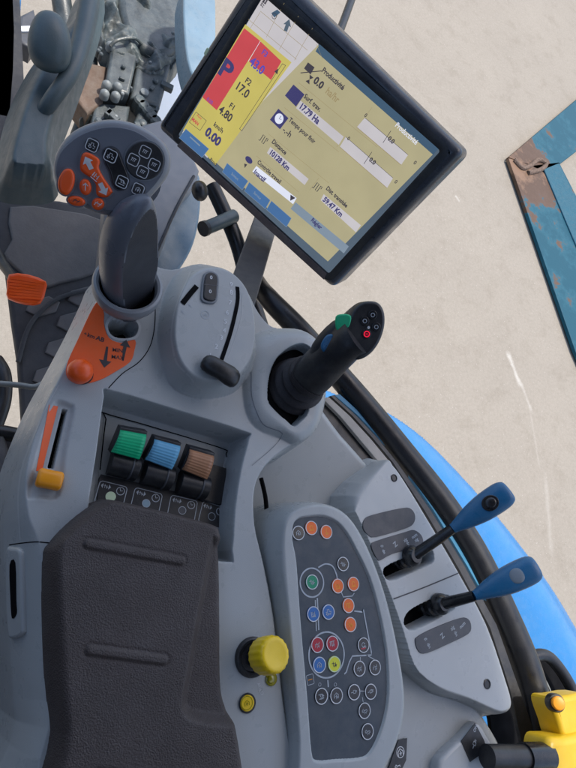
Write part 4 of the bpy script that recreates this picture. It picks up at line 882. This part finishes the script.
b.flat(MF, iq, S_-0.1, E['dim'])
def sq(pts, e, h): b.flat(MF, [MF.l(*p) for p in pts], S_+h, E[e])
b.flat(MF, DQ, S_+0.05, E['beige'])
sq([(265,-3),(320,45),(209,158),(184,133)], 'grey', .1)
sq([(247,25),(293,63),(217,165),(185,130)], 'yellow', .15)          # left data column
sq([(246,29),(261,41),(229,80),(218.5,110),(204.5,97)], 'red', .2); sq([(246,29),(262,42),(218.5,110.5),(204.5,98)], 'red', .22)
sq([(262,42),(283,62),(272.5,80.5),(250.5,62)], 'red', .25)
def ln(p, q, e, wd=.7, h=.35): b.line(MF, [MF.l(*p), MF.l(*q)], wd, S_+h, E[e])
ln((262,42),(250,62),'pale',.5); ln((250,62),(273,81),'yellow',.6)
for p, q in (((250,20),(298,60)),((262,12),(309,51)),((262,13),(252,29)),((277,20),(268,38)),((291,32),(281,50)),((305,44),(296,61)),((286,4),(277,20)),((300,17),(291,32)),((314,29),(305,44))): ln(p, q, 'line', .4)
# gauge
b.ring(MF, (lambda q: q if area(q) > 0 else q[::-1])([MF.l(*p) for p in ((284,64),(287.5,66),(243.5,131.5),(241,129)) ]), .5, S_+.4, E['ink'])
b.flat(MF, [MF.l(*p) for p in ((276,72),(280,69),(279,75))], S_+.4, E['ink'])
RT = math.atan2(*(Vector(MF.l(437,151))-Vector(MF.l(265,-3))).yx)
def tx(t, x, y, s, e, bold=.0, sx=1.0, rot=None, al='LEFT'): a_, c_ = MF.l(x, y); b.text(MF, t, a_, c_, s*1.1, RT if rot is None else rot, E[e], S_+.5, bold*1.5+.04, sx*.98, al)
sq([(321,45),(439,149),(434,155),(317,52)], 'slate', .3)
tx('Productivité', 397, 124.5, 6.8, 'pale', .03, .86)
tx('P', 222.5, 66, 25, 'navy', .6, 1.2, al='LEFT')
tx('F3', 264, 52, 7.5, 'violet', .1); tx('43.0', 252.5, 61, 12, 'violet', .25, .92)
tx('F2', 247.5, 80, 8, 'ink', .12); tx('17.0', 238, 85, 12, 'ink', .2, .9); tx('F1', 231.5, 105, 8, 'ink', .12); tx('4.80', 221.5, 109, 12, 'ink', .2, .9)
tx('km/h', 216, 124, 7, 'ink', .1); tx('0.00', 208, 131, 13.5, 'navy', .4, .95); tx('0.00', 209, 99, 5.5, 'violet', .0, .9)
b.ring(MF, (lambda q: q if area(q) > 0 else q[::-1])([MF.l(*p) for p in ((198,112),(208.5,121),(202,131),(191,122.5))]), .5, S_+.4, E['ink']); tx('MAN', 194, 119, 5.2, 'red', .1, .9); tx('Auto', 199, 115, 4, 'red', 0, .9)
# work page rows
sq([(309.5,63),(316,68),(312,75),(305.5,69)], 'ink', .4); ln((302,73.5),(323,71.5),'ink',.9); 
a_, c_ = MF.l(311,80); b.flat(MF, [(a_-3,c_+4),(a_+3,c_+4),(a_-3,c_-4),(a_+3,c_-4)][:1]+[(a_+3,c_+4),(a_,c_),(a_+3,c_-4),(a_-3,c_-4),(a_,c_)], S_+.4, E['ink'])
tx('Productivité', 324, 70, 6.9, 'ink', .14, .88); tx('0.0', 316, 80, 9.5, 'ink', .28); tx('ha/hr', 328, 90.5, 9.5, 'line', .1, .85)
sq([(295,85),(306,95),(297.5,107),(286.5,96)], 'navy', .4); tx('Surf. trav.', 306, 96, 6.6, 'ink', .12, .9)
sq([(302,101),(345,137),(340,145),(297.5,108.5)], 'grey', .35); tx('17.79 Ha', 301.5, 105.5, 8.4, 'navy', .22, .9)
sq([(280,109),(290,118.5),(281.5,129.5),(271.5,120)], 'navy', .4); a_, c_ = MF.l(280.7,119); b.flat(MF, circ(a_, c_, 5.6, 24), S_+.45, E['pale']); b.line(MF, [(a_+.3, c_+4),(a_, c_),(a_+3, c_+1)], .7, S_+.5, E['navy'])
tx('Temps pour finir', 291, 119.5, 6.4, 'ink', .1, .86); tx('-.-h', 285, 129, 8.5, 'ink', .1)
def zz(x, y, s, e='ink'):
    a_, c_ = MF.l(x, y); cs, sn = math.cos(RT), math.sin(RT)
    b.line(MF, [(a_+(p*cs-q*sn)*s, c_+(p*sn+q*cs)*s) for p, q in ((-1,-.8),(-.6,-.8),(-.6,.8),(0,.8),(0,-.8),(.6,-.8),(.6,.8),(1,.8),(1,.2))], .9, S_+.5, E[e])
zz(265, 139.5, 5); zz(318.5, 187, 5)
tx('Distance', 274, 141, 6.6, 'ink', .12, .9); sq([(272,147),(310,179),(306,185),(268.5,153)], 'grey', .35); tx('10128 Km', 271.5, 151.5, 7.8, 'navy', .22, .9)
a_, c_ = MF.l(250.5,160); b.dome(MF, circ(a_, c_, 5.5, 16, 3.5, RT), S_+.4, S_+.6, E['navy']); a_, c_ = MF.l(247,165.5); b.flat(MF, [(a_-2.5, c_+1),(a_+1.5, c_+2.5),(a_+1, c_-3)], S_+.5, E['ink'])
tx('Contrôle travail', 259.5, 161.5, 6.4, 'ink', .1, .86); sq([(258,166),(298,198),(294.5,204),(254,171.5)], 'pale', .35); tx('Inactif', 256, 171, 7.6, 'navy', .16, .9)
a_, c_ = MF.l(293.5,198); b.flat(MF, [(a_-4, c_+2),(a_+3.5, c_+3),(a_, c_-4)], S_+.6, E['ink'])
tx('Dist. transitée', 328, 187.5, 6.2, 'ink', .12, .86); sq([(325,194),(362,225),(357,232),(322,200)], 'grey', .35); tx('59.47 Km', 325, 198.5, 7.8, 'navy', .2, .9)
for x0, y0, x1, y1, x2, y2, x3, y3, xm, ym in ((366,118,409,155,402,165,358,127.5,387,138),(347,137,394,178,388,188,341,147,368,159)):
    sq([(x0,y0),(x1,y1),(x2,y2),(x3,y3)], 'grey', .35); ln((x0,y0),(x1,y1),'ink',.4,.45); ln((x3,y3),(x2,y2),'line',.6,.45); ln((xm+5,ym-7),(xm-3,ym+5),'ink',.6,.5)
tx('0.0', 389.5, 138, 6, 'ink', .15); tx('0', 366, 115, 5, 'ink', .05); tx('0', 415, 162, 5, 'ink', .05); tx('0.0', 371, 159, 6, 'ink', .15); tx('0', 349, 138, 5, 'ink', .05); tx('0', 396, 181, 5, 'ink', .05)
for p, q in (((324,60),(318,45)),((300,83),(378,147)),((286,108),(340,152)),((270,134),(330,183)),((258,156),(300,192)),((373,108),(364,120)),((345,137),(338,147)),((320,178),(311,190))): ln(p, q, 'line', .35, .3)
sq([(297,202),(350,246),(345,253),(292,208.5)], 'steel', .4); tx('Régler', 313, 219, 6.4, 'navy', .12, .9)
# softkeys
sq([(184,133),(329,261),(337,254),(195,131)], 'dim', .0)
def soft(q, t, e='blue'):
    sq(q, e, .6); x = sum(p[0] for p in q)/4; y = sum(p[1] for p in q)/4; a_, c_ = MF.l(x, y)
    if t: b.text(MF, t, a_, c_, 4.6, RT, E['steel'], S_+.8, .05, .9, 'CENTER')
    ql = [MF.l(*p) for p in q]; ql = ql if area(ql) > 0 else ql[::-1]; b.ring(MF, ql, .4, S_+.75, E['steel'])
soft([(188,129),(211,149),(204,158),(181,138)], ''); ln((192,137),(202,146),'steel',1.6,.8)
soft([(229,163),(250,181),(244,190),(224,172)], 'Suivant'); soft([(251,182),(272,200),(267,209),(246,191)], 'Service'); soft([(273,200.5),(293,218),(288,227),(268,209.5)], '')
tx('Prod.', 212, 159, 5.2, 'ink', .05)
# top icons
tx('=', 266, 5, 11, 'ink', .2, rot=RT+1.57); glyph(b, MF, *MF.l(265,5), 4, 'implement', E['ink'], S_+.5, RT+1.57, .8)
sq([(273,14),(279,10.5),(282,13.5),(276,18.5)], 'slate', .45); a_, c_ = MF.l(276,17); b.ring(MF, circ(a_, c_, 3, 16), .6, S_+.5, E['ink'])
q0 = Vector(MF.l(287,32)); q1 = Vector(MF.l(291,20)); d_ = (q1-q0).normalized(); n2 = Vector((-d_.y, d_.x)); Lq = (q1-q0).length
b.flat(MF, [tuple(q0+n2*2.2), tuple(q0-n2*2.2), tuple(q0+d_*Lq*.5-n2*2.2), tuple(q0+d_*Lq*.45-n2*5), tuple(q1), tuple(q0+d_*Lq*.45+n2*5), tuple(q0+d_*Lq*.5+n2*2.2)], S_+.5, E['dim'])
b.build('screen', mo)
b = MB(); p0, p1 = MF.l(200, 46), MF.l(205, 54)
a_, c_ = MF.l(207.5, 52); b.prism(MF, rrect(a_, c_, 5, 9, 2, RT), -8, 2.5, LIME, 1.2); b.build('status_lamp', mo, label='small pale green status lamp')
b = MB(); A_, B_ = D(276, 190, -210), D(238, 306, -60)
tt = (B_-A_).normalized(); vw_ = -(ray(250, 250).normalized()); s_ = tt.cross(vw_).normalized(); n_ = s_.cross(tt)
b.box((A_+B_)/2, tt, s_, n_, (B_-A_).length, 34, 20, DGREY)
me_ = b.build('arm', mo, bevel=2.5)
b = MB(); q = D(196, 190, -40); b.dome(Fr(D(199,190,-30), vw_), circ(0, 0, 9, 24, 11), -10, 2, BLACK); b.build('bracket', mo)
# ================================================================== COLUMN, PILLARS, MACHINERY AT THE TOP LEFT
sc = empty('steering_column', D(50, 120, -160), 'grey green plastic column with egg shaped knob at the upper left', 'steering column')
CO2 = T3([(10,178),(4,166),(8,140),(16,105),(28,75),(46,45),(72,20),(88,-20),(104,-20),(97,20),(83,60),(69,98),(57,130),(52,155),(52,178)], -190, 4)
CT2 = T3([(18,168),(15,158),(20,138),(28,115),(40,88),(56,62),(78,35),(96,-5),(100,0),(90,40),(70,80),(52,112),(44,136),(42,155),(43,170)], -165, 4)
def col_h(X, Y):
    d = sdf(CO2, X, Y); h = -200+40*rnd(between(d, sdf(CT2, X, Y))); return np.where(d > 0, -200-d*3, h)
shell('column_cover', CO2, col_h, TEAL, 1.8, sc, margin=10)
b = MB()
for pts_, w_ in (([(22,190),(30,150),(45,118),(64,84),(84,40),(100,-5)], 2.2), ([(12,170),(22,130),(34,100)], 1.6), ([(30,176),(46,176)], 1.2), ([(30,180),(48,180)], 1.2), ([(31,184),(44,184)], 1.2)): ribbon(b, col_h, pts_, w_, VOID if w_ > 1.3 else PILLAR, 0.6) if False else None
c_ = D(50, 42, -120); ax = (M @ Vector((0.12, 1, 0.2))).normalized(); vw2 = -(ray(50, 42).normalized()); u_ = ax.cross(vw2).normalized(); v_ = u_.cross(ax)
b.loft([(c_+ax*h, u_, v_, r, r*.8) for h, r in [(33*math.sin(t), (24-3*math.sin(t))*math.cos(t)**.75+.3) for t in np.linspace(-1.5, 1.5, 18)]], TEAL, 36); b.build('knob', sc)
b = MB(); b.tube([D(92,-15,-130), D(84,30,-135), D(72,70,-140), D(52,100,-152), D(34,125,-185)], (13, 9), TEAL, 20, 8); b.build('rim', sc)
b = MB(); b.beam(D(2,120,-300), D(-4,-40,-300), 60, 20, BLACK); b.add([D(-30,-20,-290), D(12,-20,-290), D(14,30,-290), D(13,70,-290), D(5,170,-290), D(-30,170,-290)], [(0, 1, 2, 3, 4, 5)][::-1], BLACK, False)
so2 = b.build('door_post'); tag(so2, 'black post at the upper left edge of the cab', 'post')
b = MB(); b.tube([D(18,-10,-420), D(14,60,-420), D(8,150,-420)], 6, FENDER, 12, 5); tag(b.build('blue_tube'), 'thin blue tube beside the black post', 'tube')
b = MB(); f = H(-500); b.prism(f, f.tr([(20,15),(34,8),(40,35),(30,48),(16,40)], 0), -40, 0, DGREY, 6); a_, c_ = f.l(27, 30); b.prism(f, rrect(a_, c_, 30, 12, 3, .4), 0, 4, WHITE, 1); tag(b.build('junction_box'), 'small dark box with white tab behind the egg shaped knob', 'box')
# front pillar and lower window frame
fpz = -260
pi = empty('front_pillar', D(175, 220, fpz), 'dusty pale blue cab pillar base beside the oval button pad', 'pillar')
b = MB(); f = H(fpz); b.prism(f, smooth(f.tr([(150,205),(165,190),(180,168),(198,172),(201,192),(200,214),(196,236),(188,256),(172,278),(150,290)]), 3), -60, 0, PILLAR, 4); b.build('pillar_base', pi)
b = MB(); f = H(fpz+30); b.prism(f, smooth(f.tr([(120,150),(165,118),(200,170),(186,196),(172,222),(158,262),(130,290),(100,260)]), 2), -30, 0, BODYD, 6); b.build('cover', pi)
b = MB(); b.tube([D(194,176,fpz+31), D(177,207,fpz+31), D(154,258,fpz+31)], 2.2, BLACK, 8, 4); b.build('seal', pi)
b = MB(); f = H(-330); b.prism(f, smooth(f.tr([(186,-20),(212,-20),(216,20),(214,60),(205,90),(190,70),(184,30)]), 3), -50, 0, PILLAR, 4); 
tag(b.build('windscreen_frame'), 'pale blue painted frame member behind the monitor corner', 'frame')
b = MB(); f = H(-640); b.prism(f, smooth(f.tr([(148,30),(170,12),(186,22),(194,50),(190,130),(176,175),(150,190),(120,150)]), 3), -30, 0, PALEB, 5); tag(b.build('reflection_sheet'), 'pale grey blue sheet painted as bluish reflection and shade behind the valve block', 'painted sheet')  # added sheet; its flat colour carries bluish windscreen reflection and ground shade
b = MB(); b.tube([D(362,-30,-300), D(341,28,-300), D(330,50,-300)], 9, RUBBER, 14, 4); tag(b.build('wiper_arm'), 'short black bar rising behind the top of the monitor', 'bar')
# valve block wrapped in film
vb = empty('valve_block', D(120, 70, -480), 'dark hydraulic valve block with bolts and film wrapping in front of the cab', 'valve block')
zc = -470
b = MB(); f = H(zc)
b.prism(f, f.tr([(118,30),(142,36),(128,98),(104,90),(110,50)], 0), -80, 10, VALVE, 6)
b.prism(f, f.tr([(142,38),(176,50),(160,108),(130,98)], 0), -80, 2, VALVE, 8)
b.prism(f, f.tr([(96,98),(132,102),(126,140),(90,130)], 0), -80, -10, VALVE, 6); b.build('block', vb)
b = MB(); b.prism(f, smooth(f.tr([(122,-15),(178,-15),(181,20),(176,55),(150,60),(122,34)]), 3), -70, 18, VALVE, 14); b.build('cap', vb)
b = MB(); b.prism(f, f.tr([(92,60),(108,64),(104,100),(88,112),(76,96),(84,76)], 0), -60, -6, TAN, 6); b.build('bracket', vb)
b = MB(); b.prism(f, smooth(f.tr([(140,108),(152,98),(158,110),(154,135),(132,135)]), 3), -50, -4, WRAP, 8)
for k_ in range(5):
    p = D(140+k_*4, 100+k_*5, zc+5); b.loft([(p+UP*h, UX, UY, r, r) for h, r in ((-30, 12), (0, 12), (4, 9))], WRAP, 12)
b.build('fittings', vb)
for x, y in ((107,84),(118,86),(105,93),(116,95),(173,35),(111,45)):
    b = MB(); p = D(x, y, zc+14); b.loft([(p+UP*h, UX, UY, r, r) for h, r in ((-12, 9), (0, 9), (3, 7), (6, 4), (7, 1))], STEEL if y > 40 else WRAP, 6 if y < 40 else 16); b.build('bolt', vb)
FP = T3([(112,-30),(185,-30),(186,15),(183,45),(170,66),(150,70),(128,56),(108,46),(104,20)], zc+10, 4)
rr_ = [(random.uniform(0, 6.28), random.uniform(.02, .09), random.uniform(0, 6.28), random.uniform(1.5, 5)) for _ in range(22)]
def film_h(X, Y):
    h = zc+24+0*X
    for a_, k_, p_, m_ in rr_: h = h+m_*(1-2*np.abs(np.sin(X*k_*math.cos(a_)+Y*k_*math.sin(a_)+p_+1.3*np.sin(X*.02+p_))))*.8
    d = sdf(FP, X, Y); return np.where(d > 0, h-d*3, h-14*(1-rnd(-d/16)))
shell('film_wrap', FP, film_h, WRAP, 2.2, vb, margin=12)
b = MB(); b.tube([D(110,46,zc+20), D(118,40,zc+28), D(134,38,zc+28), D(142,44,zc+20)], 3.5, WRAP, 10, 6); b.build('strap', vb)
for k_ in range(26):
    x_ = random.uniform(96, 170); y_ = random.uniform(50, 132)
    b = MB(); p = D(x_, y_, zc+(10 if x_ < 130 and y_ < 98 else 2)); r_ = random.uniform(3, 9)
    if random.random() < .5: b.loft([(p+UP*h, UX, UY, r, r) for h, r in ((-10, r_), (5, r_), (7, r_*.6))], VALVE if random.random() < .7 else STEEL, 12)
    else: b.prism(Fr((p.x, p.y, p.z)), rrect(0, 0, r_*3, r_*1.6, 2, random.random()*3), -6, 6, VALVE, 1.5)
    b.build('fitting', vb)
b = MB()
hz = MB()
for pts, r in (([(60,-10),(66,30),(74,60),(84,90),(90,125)], 20), ([(84,-10),(86,20),(90,60),(84,100)], 16), ([(100,-10),(96,30),(88,60)], 12), ([(70,80),(84,110),(76,140)], 14), ([(84,118),(100,128),(120,122)], 9)):
    hz = MB(); hz.tube([D(x, y, -560+random.random()*60) for x, y in pts], r, VALVE, 16, 6)
    tag(hz.build('hydraulic_hose'), 'dark green grey hydraulic hose in the bundle left of the valve block', 'hose', 'hydraulic hoses in the bundle')
# ================================================================== CAB FLOOR
ZF = -430
fl = MB(); f = H(ZF); fl.prism(f, f.tr([(0,193),(3,196),(60,200),(120,214),(160,260),(160,420),(120,560),(40,600),(22,420),(18,360),(12,320),(6,270),(0,262),(-30,230),(-30,190)], 0), -20, 0, MAT_G, 6)
mt_ = fl.build('floor_mat'); tag(mt_, 'black rubber cab floor mat with raised hexagonal tread pads', 'floor mat')
b = MB()
b.prism(f, smooth(f.tr([(10,208),(60,211),(104,222),(112,250),(100,272),(60,284),(40,288),(14,268),(4,254),(12,240)]), 2), 0, 5, MAT_R, 3)
cxm, cym = D(160, 420, ZF).xy
zone = f.tr([(26,306),(46,301),(84,291),(120,294),(110,420),(52,430),(42,420),(36,360),(30,325)], 0)
def inside(poly, x, y):
    c = False
    for i in range(len(poly)):
        (x1, y1), (x2, y2) = poly[i-1], poly[i]
        if (y1 > y) != (y2 > y) and x < (x2-x1)*(y-y1)/(y2-y1)+x1: c = not c
    return c
ca, sa = math.cos(.35), math.sin(.35); zx = sum(p[0] for p in zone)/len(zone); zy = sum(p[1] for p in zone)/len(zone)
for iy in range(-7, 8):
    for ix in range(-7, 8):
        x = ix*66+(33 if iy % 2 else 0); y = iy*36; X_, Y_ = zx+x*ca-y*sa, zy+x*sa+y*ca
        if not inside(zone, X_, Y_): continue
        b.prism(f, [(X_+(p*ca-q*sa), Y_+(p*sa+q*ca)) for p, q in ((-27,0),(-15,-14),(15,-14),(27,0),(15,14),(-15,14))], 0, 3.5, MAT_R, 2)
b.build('tread_pads', mt_, origin=None)
b = MB(); f2 = H(ZF+6); b.tube([D(18,362,ZF+5), D(30,325,ZF+5), D(55,300,ZF+5), D(88,290,ZF+5), D(110,288,ZF+5)], 3.5, MAT_G, 12, 8); b.build('ridge', mt_)
pd = empty('floor_pedal', D(26, 289, -330), 'ribbed orange floor pedal on a black arm', 'pedal')
b = MB(); PF = Fr(D(26, 289, -330), (-(ray(26,289).normalized())+UP*.4).normalized(), M @ Vector((0.1, 1, 0)))
pp = smooth(PF.tr([(9,274),(28,274),(46,281),(46,290),(41,303),(26,304),(8,298),(7,288)]), 2); b.prism(PF, pp, -14, 0, ORANGE, 4)
L0, L1 = PF.l(12,278), PF.l(42,300)
for i in range(7):
    t = (i+.5)/7; a0 = PF.l(9+.5*(1-t), 276+t*22); a1 = PF.l(45-t*4, 283+t*18-1); b.line(PF, [a0, a1], 3.4, 1.8, ORANGE)
    b.prism(PF, [(a0[0], a0[1]-1.5), (a1[0], a1[1]-1.5), (a1[0], a1[1]+1.5), (a0[0], a0[1]+1.5)], 0, 1.6, ORANGE, .5)
b.build('pedal_pad', pd)
b = MB(); b.tube([D(-10,240,-380), D(2,262,-370), D(14,280,-345)], 7, BLACK, 12, 5); b.build('pedal_arm', pd)
b = MB(); b.tube([D(-10,383,-200), D(18,385,-200), D(34,387,-200), D(46,383,-200), D(60,384,-200)], 3.2, STEEL, 14, 6); tag(b.build('steel_rod'), 'thin bare steel rod reaching under the console at left', 'rod')
# seat base pieces down the left edge
se = empty('driver_seat', D(5, 620, -260), 'dark driver seat edge with suspension rails at the far left', 'seat')
b = MB(); b.tube([D(-8,440,-190), D(2,480,-190), D(6,520,-190), D(6,600,-190), D(0,680,-190)], 12, SEATF, 20, 6); b.build('cushion_edge', se)
b = MB(); b.prism(H(0), rrect(-262, -60, 560, 560, 70), -330, -190, SEATF, 30); b.build('seat_cushion', se)
b = MB(); b.prism(H(0), rrect(-262, -420, 540, 120, 50), -200, 520, SEATF, 40); b.build('backrest', se)
b = MB(); f = H(-300)
for q in ([(-40,430),(20,430),(30,445),(26,500),(12,560),(-40,560)], [(-40,575),(24,570),(26,600),(-40,606)]): b.prism(f, f.tr(q, 0), -30, 0, RUBBER, 6)
for q, m_ in (([(-40,640),(14,636),(16,652),(-40,656)], DGREY), ([(-40,655),(11,652),(13,690),(-40,700)], TAN), ([(-40,700),(20,688),(22,712),(-40,724)], DGREY)): b.prism(H(-280), H(-280).tr(q, 0), -24, 0, m_, 5)
b.prism(H(-330), H(-330).tr([(-40,715),(28,700),(34,768),(36,830),(-40,830)], 0), -10, 0, mat('dusty_sheet', (.16,.17,.14), .7, dust=.4), 3)
for k_ in range(3): b.tube([D(-10,730+k_*14,-300), D(26,704+k_*16,-300)], 4, BLACK, 10, 3)
b.build('rails', se)
b = MB(); b.tube([D(-4,432,-190), D(10,434,-190), D(22,438,-190), D(32,452,-190)], 8, RUBBER, 14, 6); b.build('bellows', se); b = MB(); b.tube([D(-4,360,-330), D(4,375,-320), D(4,400,-320), D(-4,425,-320)], 9, RUBBER, 14, 6); b.build('bellows', se)
b = MB(); p = D(12,711,-255); b.loft([(p+UP*h, UX, UY, r, r) for h, r in ((-20, 9), (0, 9), (4, 6))], mat('faded_orange', (.45,.15,.06), .6), 20); b.build('end_plug', se)
# ================================================================== BLUE STEEL FRAME standing outside
zz0 = -2255; bf = empty('steel_frame', D(512, 158, zz0), 'rusty blue painted square tube barrier lying on the concrete at right', 'framework')
RM = rust_mat(); c0_ = D(511, 158, zz0); f = H(zz0)
def fbar(q, name, d=60):
    b = MB(); b.prism(f, f.tr(q, 0), -d, 0, RM, 5); o = b.build(name, bf); return o
fbar([(508.5,157),(700,-5),(700,56),(546,175),(540,170)], 'top_tube', 30)
fbar([(508.5,158),(534,165),(559,162),(580,203),(655,368),(655,520),(640,500),(575,350)], 'side_tube', 30)
b = MB(); b.prism(H(zz0+12), H(zz0+12).tr([(544,169),(559,163),(580,207),(655,372),(655,432),(575,242)], 0), -40, 0, mat('lit_side_blue', (.012,.09,.135), .6, .2, dust=.4, dustcol=(.12,.14,.15)), 8); b.build('lit_side_face', bf)  # lighter strip painted as the lit side face of the square tube
b = MB()
wl = [(514,160),(522,168),(530,166),(538,160),(546,164),(540,170),(528,173)]
b.tube([D(x, y, zz0+4) for x, y in wl], 22, mat('weld_rust', (.13,.085,.06), .8, bump=1, bscale=120, var=.4, vscale=60, bdist=.003), 10, 5); b.build('weld_bead', bf)
# ================================================================== world + light + camera
w = bpy.data.worlds.new('World'); SC.world = w; w.use_nodes = True; nt = w.node_tree
bg = nt.nodes['Background']; sky = nt.nodes.new('ShaderNodeTexSky'); sky.sky_type = 'NISHITA'; sky.sun_disc = False
SUN_EL, SUN_AZ = math.radians(68), math.radians(55)
sky.sun_elevation = SUN_EL; sky.sun_rotation = SUN_AZ; sky.air_density = 1.0; sky.dust_density = 2.5
nt.links.new(sky.outputs[0], bg.inputs[0]); bg.inputs[1].default_value = 0.15
sd = bpy.data.lights.new('sun', 'SUN'); sd.energy = 2.2; sd.angle = math.radians(3); sd.color = (1, 0.95, 0.87)
so = bpy.data.objects.new('sun', sd); COL.objects.link(so)
sv = Vector((math.sin(SUN_AZ)*math.cos(SUN_EL), math.cos(SUN_AZ)*math.cos(SUN_EL), math.sin(SUN_EL)))
so.rotation_euler = sv.to_track_quat('Z', 'Y').to_euler(); so.location = (0, 0, 3)
cam = bpy.data.cameras.new('camera'); co = bpy.data.objects.new('camera', cam); COL.objects.link(co)
co.matrix_world = Matrix.Translation(EYE/1000) @ M.to_4x4()
cam.sensor_fit = 'VERTICAL'; cam.sensor_height = 32.0; cam.lens = 32.0*F/768; cam.clip_start = 0.01; cam.clip_end = 300
SC.camera = co
SC.view_settings.view_transform = 'Standard'; SC.view_settings.look = 'None'; SC.view_settings.exposure = 0.85; SC.view_settings.gamma = 1
